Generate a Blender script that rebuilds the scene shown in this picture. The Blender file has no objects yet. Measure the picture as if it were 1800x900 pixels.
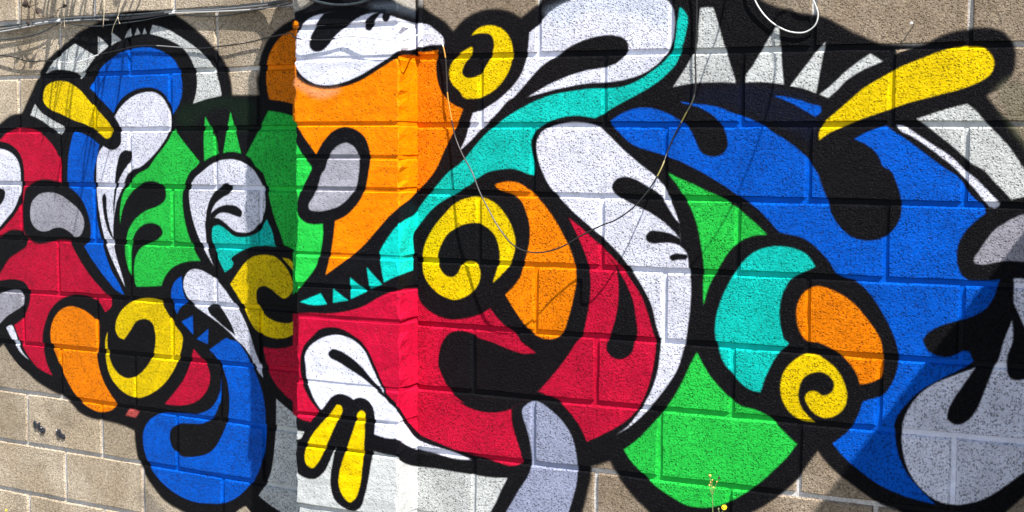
import bpy, bmesh, math, random
import numpy as np
from mathutils import Matrix, Vector

S = bpy.context.scene
C = S.collection
random.seed(11)
rng = np.random.default_rng(4)

# ------------------------------------------------------------------ camera
cd = bpy.data.cameras.new('camera'); cam = bpy.data.objects.new('camera', cd); C.objects.link(cam)
cd.sensor_width = 36; cd.lens = 2377.05/1800*36; cd.clip_start = .05; cd.clip_end = 3000
cam.matrix_world = Matrix(((0.893397, -0.039190, 0.447555, 1.589737),
                           (0.449243,  0.067376, -0.890866, -3.566224),
                           (0.004759,  0.996958, 0.077799, -0.271633), (0, 0, 0, 1)))
S.camera = cam

# ------------------------------------------------------------------ light
SUN = Vector((1.66, -1.0, 3.0)).normalized()          # towards the sun
EL = math.asin(SUN.z); AZ = math.atan2(SUN.x, SUN.y)
w = bpy.data.worlds.new('World'); S.world = w; w.use_nodes = True
nt = w.node_tree; nt.nodes.clear()
sky = nt.nodes.new('ShaderNodeTexSky'); sky.sky_type = 'NISHITA'; sky.sun_disc = False
sky.sun_elevation = EL; sky.sun_rotation = AZ
bg = nt.nodes.new('ShaderNodeBackground'); bg.inputs[1].default_value = 0.078
wo = nt.nodes.new('ShaderNodeOutputWorld')
nt.links.new(sky.outputs[0], bg.inputs[0]); nt.links.new(bg.outputs[0], wo.inputs[0])
sl = bpy.data.lights.new('sun', 'SUN'); sl.energy = 5.0; sl.angle = math.radians(.5); sl.color = (1, .965, .92)
so = bpy.data.objects.new('sun', sl); C.objects.link(so)
so.rotation_euler = (-SUN).to_track_quat('-Z', 'Y').to_euler(); so.location = (3, -4, 6)
S.view_settings.view_transform = 'Standard'; S.view_settings.look = 'None'
S.view_settings.gamma = 1; S.view_settings.use_curve_mapping = False
S.view_settings.exposure = 1.08

# ------------------------------------------------------------------ wall layout (metres)
XL, XS, DP = -0.9014, -0.5258, 0.111                  # pillar: left edge, right face, how far it stands out
YL, AL = 0.01164, -0.07478                            # the left wall lies a little back and turned
SL = XL/math.cos(AL); HID = DP+YL+XL*math.tan(AL); UF = XL-DP; UL = UF-HID
def left(s, z, d=0.0):                                # point on the left wall, d = out of the wall
    return Vector((s*math.cos(AL)+d*math.sin(AL), YL+s*math.sin(AL)-d*math.cos(AL), z))
def right(s, z, d=0.0):
    return Vector((s, -d, z))
GROUND = -2.0

# ------------------------------------------------------------------ the mural: sprayed shapes as outlines along the unrolled wall, half millimetres
MURAL = [
("bare",3,1,"-5960,814 3258,-205 690,-64 -9,-288 -677,44 -78,-30 -42,-22 -34,-20 -31,-24 -23,-21 -21,-23 -18,-26 -21,-37 -16,-37 -16,-50 -12,-52 -6,-35 -1,-29 2,-35 5,-46 -227,4 -5,54 -6,35 -21,69 -12,29 -12,22 -15,20 -21,25 -76,76 -81,68 -89,63 -83,51 -117,59 -145,22 -125,11 -110,2 -68,-3 -59,-5 -67,-12 -91,-24 -226,-66 -42,-14 -37,-17 -78,-44 -102,-52 -101,-59 -27,-18 -23,-21 -26,-27 -28,-34 -17,-23 -38,-59 -50,-72 -114,-156 -78,-7 -56,-11 -34,-15 -81,-43 -52,-18 -56,-14 -57,-11 -70,-9 -178,-15"),
("bare",3,1,"-6081,-2119 410,32 46,31 62,-66 47,-40 61,-41 160,-95 52,-25 55,-20 100,-31 102,-25 39,-15 36,-17 41,-22 60,-45 13,-8 23,-10 51,-14 63,-11 44,-2 99,0 132,-8 77,-11 92,-20 3,-65 8,-56 10,-49 15,-41 26,-46 35,-49 35,-41 45,-43 68,-57 29,-20 33,-16 35,-14 45,-14 77,-20 68,-15 180,-89 -5,-273 -501,-84 -2145,-356"),
("bare",2,1,"-3266,-3065 29,27 18,15 28,16 36,18 57,-48 -2,-139 0,-25 -168,-25"),
("bare",2,1,"-2024,545 199,-10 8,-76 0,-27 -5,-25 -10,-23 -12,-16 -17,-14 -21,-13 -34,-16 -23,-9 -37,-10 -44,-10 -678,47 2,199 671,-54"),
("bare",3,1,"-1313,507 44,-2 219,26 0,-207 0,-31 -106,9 -89,10 -28,5 -28,16 -13,11 -12,16 -7,17 -3,19 1,21 3,21"),
("bare",3,1,"-1038,530 24,-216 66,-43 59,-32 20,-13 30,-26 35,-38 46,46 35,27 44,22 49,15 40,8 36,3 36,-1 34,-4 33,-8 33,-10 26,-13 40,-23 53,35 56,40 15,14 17,19 24,37 20,45 23,68"),
("bare",3.5,1,"1055,433 -8,-68 -1,-24 2,-23 6,-21 8,-15 10,-13 15,-11 26,-15 36,-16 92,-28 50,-13 78,-12 59,-18 26,-12 54,-32 59,-27 -42,14 4,-4 178,-82 147,-15 31,-1 26,2 32,8 65,31 55,19 49,10 78,9 33,0 38,-5 26,-7 19,-9 20,-17 18,-20 15,-22 9,-21 5,-21 1,-22 -1,-39 -4,-27 -6,-20 -8,-15 -12,-16 -20,-21 -31,-26 -51,-28 59,-74 71,-72 48,-70 23,-29 41,-41 61,-56 193,-117 -3,82 -34,964"),
("bare",1.5,1,"1787,-19 97,4 -13,-3 -38,-11 -43,-17"),
("bare",3,1,"115,-2376 59,21 63,28 30,-59 34,-44 52,-59 42,-42 66,-50 21,-20 19,-23 23,-34 3,-265 -120,-17 -377,-55 -6,130 2,46 4,47 13,61 34,101 22,99 14,54 4,32"),
("bare",2.5,1,"1438,-2142 28,-37 25,-27 34,-31 40,-30 137,-87 66,-37 33,-13 59,-9 24,-7 10,-7 12,-12 25,-36 7,-242 -439,-64 -524,-76 59,308 68,37 52,35 65,52 63,60 54,58 45,81"),
("bare",2,1,"2396,-2361 96,106 78,75 131,15 12,-356 3,-82 -356,-52"),
("grey_white",1,1,"-4760,217 215,-98 -50,-42 -31,-30 -33,-37 -39,-50 -30,28 -21,14 -32,14 -37,9 -77,9 -67,1 -57,-8 -57,-17 30,33 27,26 31,24 39,27 77,45"),
("grey_white",1,1,"-4518,262 54,-33 51,-42 -74,-41 -35,-19"),
("grey_white",1,1,"-4376,283 47,-26 47,-31 -62,-18 -38,-16"),
("grey_white",1,1,"-4204,308 31,-54 -51,-10 -25,-7"),
("grey_white",1,1,"-4121,305 32,-44 -34,-4 -26,-4"),
("grey_white",1,1,"-4051,302 23,-40 -17,-2 -25,-2"),
("grey_white",1.3,1,"-3971,318 86,-18 55,-17 51,-22 104,-51 80,-44 68,-43 51,-38 45,-41 34,-40 13,-22 11,-22 25,-70 17,-73 -129,-18 -61,-14 -76,-19 19,40 12,35 9,42 2,36 -4,36 -11,35 -17,40 -20,34 -28,38 -30,30 -28,22 -33,18 -64,28 -53,19 -72,22 -85,19"),
("grey_white",1,1,"-5205,-215 49,-48 19,-14 28,-17 102,-46 117,-44 -32,-65 -8,4 -70,35 -79,45 -49,23 -61,25 -71,20"),
("yellow",1,1,"-5113,-153 5,20 5,14 17,25 11,10 13,9 34,13 48,10 46,3 57,-4 26,-5 26,-7 32,-13 30,-16 43,-24 26,-18 90,-80 86,-66 85,-70 17,-15 13,-17 14,-38 2,-13 -4,-11 -11,-11 -25,-14 -14,-3 -15,2 -22,10 -45,29 -87,43 -38,16 -33,10 -106,25 -140,50 -84,23 -34,13 -35,23 -23,22 -7,13 -4,13"),
("blue",1,1,"-4611,-107 77,100 25,27 23,19 32,21 48,27 44,21 38,17 32,11 40,10 42,8 50,7 62,5 44,1 35,-2 34,-5 41,-8 32,-10 38,-14 36,-16 34,-18 25,-17 21,-18 16,-21 16,-29 15,-35 9,-31 5,-30 2,-31 -2,-31 -6,-31 -13,-36 -16,-28 -26,-31 -34,-35 -16,54 -17,35 -28,40 -16,15 -18,14 -20,11 -24,10 -32,10 -25,5 -25,2 -35,1 -60,-6 -44,-9 -48,-15 -38,-15 -35,-19 -29,-22 -26,-25 -22,-27 -25,-39 -95,74 -87,63"),
("white",1,1,"-4367,-317 43,47 32,29 43,30 49,26 53,20 49,12 50,6 53,1 41,-7 31,-12 34,-21 26,-24 19,-28 18,-41 9,-36 2,-37 -3,-31 -5,-24 -8,-24 -10,-17 -16,-23 -19,-21 -67,-66 -58,-47 -78,-52 -45,-22 -62,-13 -23,-8 -13,-8 -11,-9 -18,-23 -30,-58 -78,-129 -25,-87 -8,-37 -6,-44 -3,-108 16,-77 17,-55 42,-100 39,-104 -76,109 -66,107 -36,69 -30,77 -30,102 -22,105 -12,100 -2,96 5,108 2,25 8,31 7,20 10,18 14,17 30,27 43,-18 25,-8 23,-3 24,3 17,6 25,14 18,16 6,11 4,18 1,38 -2,26 -7,26 -10,25 -12,18"),
("black",0.8,1,"-4302,-572 31,14 17,3 20,-2 17,-5 11,-7 4,-10 -1,-13 -9,-28 -12,-25 -14,-17 -33,-33 -29,-35 -25,-35 -14,-24 -11,-32 -18,-77 -17,-102 -6,-45 -4,57 1,44 31,223 12,50 24,68 10,17"),
("black",0.8,1,"-4494,-878 14,10 5,-2 12,-31 2,-19 -2,-58 11,-67 21,-73 39,-88 3,-6 -36,35 -25,32 -17,34 -18,54 -13,55 -10,83 0,13 3,12"),
("blue",1,1,"-4789,-422 89,-14 58,-17 51,-23 67,-42 -26,-90 -31,-83 -7,-48 -1,-53 7,-78 4,-85 5,-45 8,-50 12,-56 14,-49 41,-115 24,-60 29,-60 25,-42 16,-22 55,-65 51,-79 -26,7 -39,14 -33,18 -30,22 -82,70 -48,43 -50,50 -43,46 -54,65 28,19 18,16 13,17 7,18 5,33 -2,45 -5,26 -10,32 -19,43 -20,35 -29,39 -27,32 -27,25 -24,17 -28,17 -45,22 3,113 6,64 8,51 8,38 12,38"),
("red",1.5,1,"-6015,-514 104,-8 77,-3 63,1 59,6 45,11 41,15 29,17 46,37 24,12 35,14 39,10 38,7 40,3 51,-1 49,-4 46,-9 53,-15 40,-17 44,-26 45,-34 41,-37 25,-28 15,-24 10,-19 9,-27 4,-20 1,-20 -6,-134 -247,-47 337,-376 75,-101 73,-85 50,-49 43,-38 120,-90 40,-26 18,-13 11,-16 3,-12 0,-15 -4,-12 -14,-17 -21,-15 -33,-19 -25,36 -19,22 -23,18 -30,13 -53,13 -75,9 -57,3 -57,-4 -37,-8 -37,-11 -35,-14 -33,-16 -32,-19 -29,-21 -26,-23 -23,-23 -14,-19 -17,-27 -36,-74 -12,-33 -7,-27 -4,-27 -1,-20 2,-26 19,-92 13,-46 11,-24 14,-23 42,-56 -81,17 -50,15 -38,16 -40,25 -35,30 -38,36 -27,33 -30,41 -36,28 -22,21 -27,34 -30,48 -545,-115"),
("black",1.2,1,"-6014,-485 155,5 111,-1 98,-6 107,-15 27,-7 27,-9 34,-15 23,-14 20,-14 17,-17 14,-18 12,-20 14,-32 7,-26 6,-46 1,-34 -4,-47 -10,-69 -8,-34 -12,-33 -14,-26 -21,-31 -26,-30 -33,-35 -38,-32 -55,-42 -44,-32 -39,-24 -33,-17 -43,-19 -82,-30 -99,-28 -146,-35"),
("white",1,1,"-6016,-551 145,10 111,2 98,-5 99,-13 49,-11 41,-19 22,-14 19,-16 16,-17 12,-19 10,-26 10,-41 2,-27 -1,-33 -5,-54 -8,-42 -11,-33 -16,-33 -16,-27 -18,-25 -21,-25 -17,-17 -127,-101 -28,-20 -38,-23 -66,-34 -80,-33 -85,-30 -129,-41"),
("black",0.8,1,"-5758,-857 26,6 32,4 55,-1 30,-5 30,-8 14,-8 4,-5 2,-14 -3,-16 -7,-22 -8,-13 -15,-19 -19,-17 -20,-17 -25,-17 -57,-32 -41,-14 -15,1 -9,6 -8,9 -8,20 -7,34 -1,28 3,28 7,26 11,22 16,17"),
("black",2,1,"-5639,-1221 27,10 70,33 27,8 30,5 32,1 32,-1 20,-2 18,-5 22,-11 18,-16 14,-19 5,-13 1,-22 -3,-15 -6,-15 -10,-12 -21,-13 -132,-61 -40,-23 -19,-16 -18,-17 -78,-90 -32,-29 -38,-26 -33,-19 -34,-15 -27,-8 -39,-8 -41,-4 -43,-1 -123,6 16,383 138,-8 103,-1 50,3 39,5 38,7"),
("black",2.5,1,"-5356,-929 15,56 10,19 10,12 19,15 24,14 35,15 26,9 29,6 40,6 40,3 39,-2 39,-4 39,-7 46,-11 45,-13 58,-22 51,-28 27,-19 24,-19 22,-21 13,-16 16,-23 17,-29 13,-31 14,-37 11,-46 2,-61 -2,-14 -4,-13 -13,-16 -24,-12 -46,-13 -37,-2 -162,7 -48,-1 -28,-4 -66,-15 -59,-12 -59,-8 -38,2 -49,10 -33,14 -13,8 -18,15 -15,17 -13,17 -10,26 -6,41 -1,82 7,52"),
("grey",1.3,1,"-5285,-1028 6,41 10,26 18,24 35,27 41,21 37,9 49,6 49,0 58,-8 53,-15 39,-18 103,-55 31,-22 27,-27 21,-30 8,-25 1,-25 -4,-20 -7,-19 -15,-28 -12,-13 -14,-9 -20,-6 -21,-3 -16,4 -36,25 -32,15 -33,12 -35,8 -30,1 -42,-5 -30,-8 -44,-18 -31,-5 -42,0 -37,9 -17,7 -23,13 -12,10 -15,17 -11,20 -6,21 -2,21"),
("black",1.5,1,"-6058,-1559 175,-12 121,-2 110,6 113,18 71,1 41,-3 36,-6 23,-9 20,-14 16,-17 13,-19 9,-20 4,-19 0,-21 -4,-21 -6,-22 -12,-28 -14,-26 -16,-26 -21,-26 -18,-17 -20,-16 -23,-15 -59,-31 76,-137 21,-31 45,-50 74,-68 53,-44 -51,-11 -39,-5 -37,-1 -26,4 -39,15 -35,22 -95,77 -48,50 -23,20 -27,17 -38,16 -33,10 -35,8 -78,10 -95,5 -147,0"),
("grey",1.2,1,"-6066,-1755 179,32 122,25 110,28 101,31 63,10 40,1 16,-3 15,-8 14,-11 14,-20 5,-13 2,-13 -3,-22 -6,-14 -13,-19 -21,-15 -119,-56 -42,-23 -59,-45 -24,-15 -42,-22 -44,-19 -57,-20 -70,-20 -84,-20 -108,-22"),
("white",0.8,1,"-5592,-1929 32,16 20,6 8,1 8,-2 6,-3 11,-13 25,-43 42,-94 13,-24 24,-27 44,-34 20,-14 -63,31 -28,17 -18,15 -104,110 -17,23"),
("green",1,1,"-3780,-405 118,-118 123,-111 -36,-33 -39,-22 -12,-9 -14,-15 -12,-17 -27,-45 -17,-41 -10,-35 -4,-41 4,-66 7,-48 13,-53 17,-53 25,-57 36,-67 24,-37 36,-45 -76,-3 -59,-9 -57,-14 -57,-23 -36,-22 -33,-29 -31,-39 -13,-23 -14,-31 -9,-1 -116,-12 -123,-7 -65,88 -27,75 -13,57 -4,45 2,26 15,45 1,18 -9,17 -36,38 -10,18 -7,25 -4,32 0,25 3,31 12,63 12,39 16,30 26,33 72,65 37,30 36,19 38,11 24,9 19,12 18,14 66,71 75,66 29,30 30,37"),
("black",1,1,"-4326,-1077 11,50 12,37 17,36 23,36 28,34 39,36 37,29 34,20 50,18 43,9 45,0 37,-6 31,-11 13,-7 16,-14 14,-16 7,-12 3,-11 1,-18 -4,-19 -9,-18 -8,-10 -19,-14 -24,-12 -39,-17 -74,-19 -30,-11 -51,-25 -45,-30 -34,-32 -29,-35 -17,-31 -15,-44 -37,19 -12,8 -8,10 -5,11 -4,19"),
("black",1,1,"-4124,-1100 37,18 41,11 34,3 38,-5 34,-10 17,-13 10,-12 6,-13 3,-13 -1,-6 -6,-11 -10,-11 -34,-24 -22,-9 -67,-19 -32,-13 -39,-20 -25,-20 -15,-18 -13,-19 -10,-19 -7,-19 -7,-45 -3,-58 7,-51 15,-53 -53,-3 -3,186 2,71 5,38 14,52 8,20 10,18 18,24 16,18"),
("green",0.8,1,"-3484,-322 42,-63 27,-49 24,-57 28,-80 -86,-32 -49,-24 -3,91 1,66 5,65"),
("green",0.8,1,"-3254,-292 45,-132 46,-149 -40,8 -32,4 -40,-1 -48,-9 31,138"),
("green",1,1,"-2920,-290 113,-14 105,-25 677,-14 7,-1 -5,-822 0,-10 -678,-35 -90,31 -38,88 -43,88 -16,39 -29,96 -20,92 -23,58 -10,16 -10,9 -42,25 -15,12 -27,35 -13,14 -19,12 -23,11 103,147"),
("white",1,1,"-3642,-917 -4,50 2,30 11,30 17,29 22,26 22,19 111,68 33,18 27,11 45,12 39,7 47,3 41,-1 40,-6 31,-8 39,-16 34,-17 24,-16 21,-18 47,-61 20,-31 11,-28 8,-35 3,-48 -3,-36 -8,-29 -14,-29 -27,-38 -39,-41 -17,-13 -13,-7 -29,-10 -32,-5 -31,-1 -32,2 -22,4 -28,12 -81,51 -37,18 -24,6 -24,1 -33,-5 -25,-6 -20,-9 -9,-15 -2,-19 6,-48 2,-43 6,-35 11,-42 12,-34 16,-33 23,-43 -47,59 -34,46 -38,60 -28,50 -26,56 -19,51 -16,59"),
("black",0.8,1,"-3492,-1083 0,60 6,48 16,47 11,24 14,23 16,21 19,20 22,19 24,17 36,22 16,7 15,2 15,-4 22,-11 9,-10 1,-5 -1,-13 -9,-19 -8,-10 -12,-7 -38,-15 -49,-25 -19,-12 -16,-15 -18,-21 -16,-29 -7,-23 -6,-38"),
("black",0.8,1,"-3452,-1004 3,12 8,10 19,15 22,13 29,14 23,8 25,6 24,4 49,0 38,-7 27,-13 18,-13 7,-9 2,-11 -6,-19 -8,-9 -7,-2 -17,2 -96,24 -35,1 -34,-3 -23,-12 -37,-29 -17,-10 -8,3 -2,5"),
("teal",1,1,"-3437,-1134 2,34 7,17 4,5 16,8 28,6 15,-1 21,-8 46,-24 43,-27 29,-11 26,-4 32,-2 39,5 39,8 39,12 21,10 12,8 15,13 28,30 34,43 34,-56 12,-26 8,-23 17,-75 -15,1 -82,3 -85,-6 -46,-9 -53,-19 -81,-42 -15,-9 -11,-9 -5,-9 1,-5 17,-18 1,-10 -4,-11 -8,-10 -13,-10 -52,-31 -48,74 -39,72 -23,64 -5,24"),
("yellow",1,1,"-3273,-1465 52,64 63,71 45,37 40,23 22,7 30,7 32,4 39,2 32,-1 30,-4 21,-6 19,-9 29,-20 36,-31 24,-28 17,-26 18,-38 6,-23 -2,-23 -9,-25 -12,-17 -21,-18 -20,-11 -13,-4 -7,0 -22,7 -34,18 -46,29 -34,15 -16,4 -15,2 -15,-1 -15,-5 -22,-11 -10,-9 -6,-11 -3,-13 -1,-27 3,-24 5,-17 11,-22 19,-25 18,-17 26,-20 30,-16 27,-9 35,-9 30,-4 47,-1 32,2 21,6 17,12 20,22 676,67 -1,-49 -671,-69 0,-47 -48,-25 -36,-14 -38,-8 -46,-5 -39,2 -46,8 -52,14 -34,15 -27,19 -17,19 -25,35 -36,65 -25,37 -53,66"),
("yellow",0.8,1,"-2808,-1262 41,-3 14,-4 17,-10 14,-14 13,-20 6,-16 3,-17 1,-12"),
("white",1,1,"-3711,-1503 0,25 4,19 7,18 11,17 14,17 18,14 13,7 23,6 26,3 24,0 41,-8 75,-27 33,-17 30,-18 32,-26 40,-35 62,-67 54,-51 32,-40 35,-56 24,-44 25,-57 31,-82 34,-65 18,-45 16,-68 -35,31 -22,23 -14,20 -23,43 -13,20 -30,34 -28,27 -22,16 -43,23 -62,47 -72,44 -69,36 -160,73 -37,22 -40,31 -22,25 -21,35 -7,18"),
("black",0.8,1,"-3483,-1646 6,13 11,12 7,5 16,5 19,3 17,-1 16,-5 15,-8 19,-12 15,-13 51,-60 29,-40 20,-39 12,-29 -59,29 -45,24 -120,73 -10,9 -13,17 -5,12"),
("blue",0.8,1,"-3729,-1432 -41,-25 -28,-24 -20,-30 -8,-19 -4,-20 -1,-31 3,-19 8,-24 16,-35 29,-44 19,30 19,22 24,19 36,22 -23,32 -14,28 -4,17"),
("blue",0.8,1,"-3626,-1704 3,-133 -33,24 -78,59"),
("blue",0.8,1,"-3480,-1787 -7,-107 -52,14 -53,14"),
("blue",0.8,1,"-3314,-1837 78,-24 -66,-7 -82,-8"),
("blue",1,1,"-3598,-2399 -289,-18 -35,-5 -25,-6 -33,-12 -24,-12 -44,-26 -19,-16 -17,-16 -14,-18 -17,-25 -11,-25 -6,-19 -2,-27 1,-33 4,-31 6,-24 11,-30 16,-34 16,-28 18,-27 21,-25 19,-19 25,-22 28,-21 62,-36 61,-28 58,-20 70,-16 65,-8 67,-2 68,5 100,12 65,14 45,17 51,27 46,30 43,35 66,65 43,48 23,35 19,42 19,62 9,37 8,54 9,91 2,61 -1,59 -5,59 -8,46 -11,40 -17,46 -20,43 -23,42 -61,100 -18,26 -46,49 -28,22 -19,7 -30,4 -48,-3 -31,-6 -30,-11 -29,-14 -78,-48 35,-34 26,-29 17,-26 12,-28 5,-29 1,-37 -6,-83 -7,-38 -12,-31 -15,-23 -25,-29 -23,-21 -25,-17 -29,-14"),
("black",1,1,"-3464,-1932 61,-51 21,-23 16,-19 16,-27 14,-27 14,-34 11,-34 8,-36 6,-36 2,-37 0,-42 -3,-37 -5,-37 -7,-30 -13,-37 -16,-37 -16,-30 -47,-72 -18,-24 -21,-22 -17,-16 -19,-13 -28,-15 -40,-16 -42,-12 -59,-13 -36,-5 -35,-2 -24,1 -31,8 -35,17 -24,17 -17,21 -12,23 -5,19 -2,13 3,33 9,26 14,17 13,10 23,13 40,16 33,6 157,13 33,7 23,8 45,24 32,24 10,11 12,17 16,31 18,56 8,48 3,73 -7,65 -5,35"),
("orange",1.2,1,"-5085,-1997 -5,33 1,34 6,34 12,35 19,33 25,32 25,24 29,20 36,17 29,10 39,8 29,2 38,-4 55,-11 32,-9 38,-15 36,-17 57,-31 15,-15 8,-17 2,-19 -2,-46 -13,-65 -14,-60 -3,-19 0,-26 5,-38 14,-49 16,-43 21,-41 22,-34 26,-33 43,-47 29,-24 9,-10 4,-11 -3,-12 -7,-14 -9,-13 -20,-15 -37,-15 -48,-12 -41,-4 -37,1 -34,6 -56,16 -38,15 -41,21 -36,27 -53,49 -43,49 -37,51 -37,57 -97,176"),
("yellow",1,1,"-4387,-1804 7,19 15,26 19,25 21,22 24,21 28,19 29,17 31,14 32,12 33,10 43,8 34,4 58,0 83,-11 42,-60 38,-47 51,-57 48,-42 18,-19 8,-16 2,-12 -1,-21 -7,-34 -10,-32 -13,-32 -18,-38 -20,-38 -19,-31 -22,-30 -44,-51 -22,-22 -31,-26 -55,-38 -61,-33 -41,-18 -34,-12 -25,-7 -26,-4 -45,0 -54,9 -24,7 -29,11 -28,14 -25,15 -41,32 -20,20 -16,21 -22,41 -14,43 -8,38 -4,39 -1,66 1,25 3,19 9,26 15,32 -6,-57 3,-58 4,-26 8,-31 8,-24 10,-23 10,-17 16,-22 15,-16 17,-15 19,-13 21,-9 40,-12 26,-3 17,1 45,10 26,9 24,11 37,24 50,44 21,23 18,23 16,25 14,24 10,26 8,27 6,33 3,38 -2,25 -7,31 -8,27 -10,17 -11,9 -21,11 -35,9 -26,-1 -37,-8 -32,-14 -12,-9 -11,-10 -36,-48 -69,-74 -31,5 -18,5 -13,9 -10,12 -11,18 -5,18 1,26"),
("red",1.5,1,"-3622,-1937 106,-86 15,-14 11,-15 13,-29 6,-30 -1,-32 -7,-31 -18,-38 -22,-30 -28,-28 -33,-24 -37,-20 -39,-16 -43,-11 -59,-11 -66,-5 -84,1 67,64 69,70 35,39 21,28 30,49 28,57 18,49"),
("salmon",2,1,"-4265,-2431 100,-9 -39,-46 -101,6"),
("grey_white",1,1,"-2874,-2219 174,-97 4,-306 671,109 5,-400 -676,-135 -33,22 -5,3 -97,32 -95,34 -48,22 -65,34 46,56 32,47 28,54 16,48 20,103 15,127 6,106"),
("red",1.5,1,"-2990,-1874 79,-5 62,4 47,8 38,10 29,10 34,18 678,74 6,3 -3,-300 -1,-94 -676,-90 -66,33 -44,27 -51,40 -38,40 -28,40 -20,37"),
("orange",1.3,1,"-2008,193 -13,-3 -677,41 -50,-14 -39,-16 -28,-17 -25,-21 -26,-27 -23,-29 -19,-33 -13,-33 -7,-28 -4,-30 -2,-64 2,-47 6,-35 15,-52 91,-10 52,-9 65,-14 678,-18 13,-3"),
("green",9,0.018,"-3701,-248 101,23 78,15 69,10 63,5 77,0 78,-3 85,-7 123,-14 -2,-139 -61,-50 -24,-14 -17,-7 -16,-4 -10,1 -9,4 -12,10 -18,28 -37,78 -12,19 -14,15 -10,7 -12,5 -19,3 -22,1 -40,-4 -51,-10 -48,-15 -41,-18 -29,-18 -32,-27 -29,-29 -41,-49 -58,25 -35,19 -20,17 -7,9 -4,9 -2,11 2,10 9,23 16,24"),
("ice",8,0.22,"-4129,-2976 73,-75 30,-26 33,-24 53,-26 146,-51 33,-16 3,-3 0,-4 -7,-5 -44,-11 -47,-7 -55,-4 -56,-1 -41,2 -36,6 -21,6 -24,11 -22,15 -24,21 -22,25 -51,72"),
("orange",1,1,"-2021,243 15,0 7,-2 8,-9 3,-11 0,-5 -6,-9 -9,-8 -19,-6 -675,44 -4,5 -2,6 -2,17 4,16 4,5"),
("green",1,1,"-2711,-469 14,-20 674,-7 59,-89 53,-55 8,-14 1,-10 -6,-15 -83,-132 -14,-32 -9,-28 -4,-22 2,-28 5,-22 8,-15 15,-17 21,-14 28,-12 24,-4 25,-2 67,6 2,-59 -5,-48 -10,-48 -26,-90 -12,-25 -17,-24 -38,-42 -37,-36 -59,-57 -676,-56 -20,-18"),
("orange",1.2,1,"-2707,-54 11,-8 675,-31 28,-22 26,-17 27,-14 31,-11 38,-10 38,-7 40,-4 44,0 50,6 61,12 49,13 48,16 48,22 214,110 23,8 37,7 49,5 61,1 62,-2 7,15 14,7 120,13 -13,-57 -4,-46 4,-52 13,-51 11,-25 13,-24 17,-21 24,-24 23,-18 21,-12 62,-25 -26,-58 -34,-68 -63,-108 -55,-111 -32,-45 -43,-47 -65,-57 -101,-49 -120,-43 -73,-58 -61,-61 -89,-92 -59,-51 -88,-65 -156,-102 23,78 15,64 17,91 13,100 43,17 34,17 30,21 28,25 29,30 25,32 23,40 15,34 11,41 15,77 5,32 1,21 -3,32 -6,31 -13,36 -14,24 -15,16 -20,15 -22,13 -29,12 -26,6 -25,4 -25,-2 -24,-5 -24,-9 -21,-10 -21,-13 -18,-16 -26,-26 -18,-21 -20,-28 -23,-38 -86,101 -72,96 -675,15 -11,15"),
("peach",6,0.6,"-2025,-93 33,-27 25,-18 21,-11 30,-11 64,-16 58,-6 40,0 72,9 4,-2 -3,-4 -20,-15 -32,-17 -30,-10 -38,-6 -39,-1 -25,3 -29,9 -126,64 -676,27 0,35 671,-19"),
("ice",7,0.1,"-1486,326 122,0 90,-4 147,21 47,2 20,-4 9,-6 4,-17 0,-22 -4,-24 -4,-13 -125,9 -94,5 -36,5 -83,4 -30,4 -16,6 -15,7"),
("white",1,1,"-2021,-9 1,151 52,65 29,26 19,13 27,13 23,8 30,6 114,13 57,3 61,-2 117,-12 61,-7 68,-12 41,-11 48,-15 149,-13 113,-3 18,-1 17,-6 16,-8 48,-35 24,-19 15,-17 5,-14 2,-26 -60,-1 -48,-3 -171,-30 -102,-8 -33,-6 -20,-9 -49,-31 -59,-33 -117,-57 -56,-22 -46,-16 -47,-12 -43,-9 -50,-4 -59,2 -39,7 -43,16 -39,22 -20,15 -17,17 -21,28"),
("black",1,1,"-1799,281 -31,-29 -18,-22 -50,-76 -11,-21 -6,-26 0,-22 9,-14 20,-16 12,-4 22,-1 28,5 16,7 14,10 30,27 30,33 17,15 41,29 38,20 73,43 34,14 48,12 55,3 -193,41"),
("black",0.8,1,"-1428,268 -29,-11 -26,-16 -13,-11 -12,-19 -3,-15 2,-12 5,-11 4,-3 13,-5 14,0 6,2 17,20 13,29 9,13 22,23 22,18"),
("black",0.8,1,"-1370,266 -9,-9 -5,-10 -1,-11 4,-11 8,-9 11,-5 6,0 11,5 9,8 3,5 11,29"),
("grey",1.2,1,"-1806,-672 9,14 12,44 18,35 17,23 28,25 17,10 17,8 18,6 18,3 13,0 13,-4 25,-11 18,-15 17,-24 12,-30 3,-31 -1,-37 -14,-90 -10,-25 -19,-27 -36,-38 -33,-28 -27,-18 -34,-16 -49,-14 -58,-11 -19,-1 -42,1 -13,2 -11,4 -4,3 -5,11 -2,13 2,10 10,14 21,24 23,41 25,52 11,37 6,15 10,13"),
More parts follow.
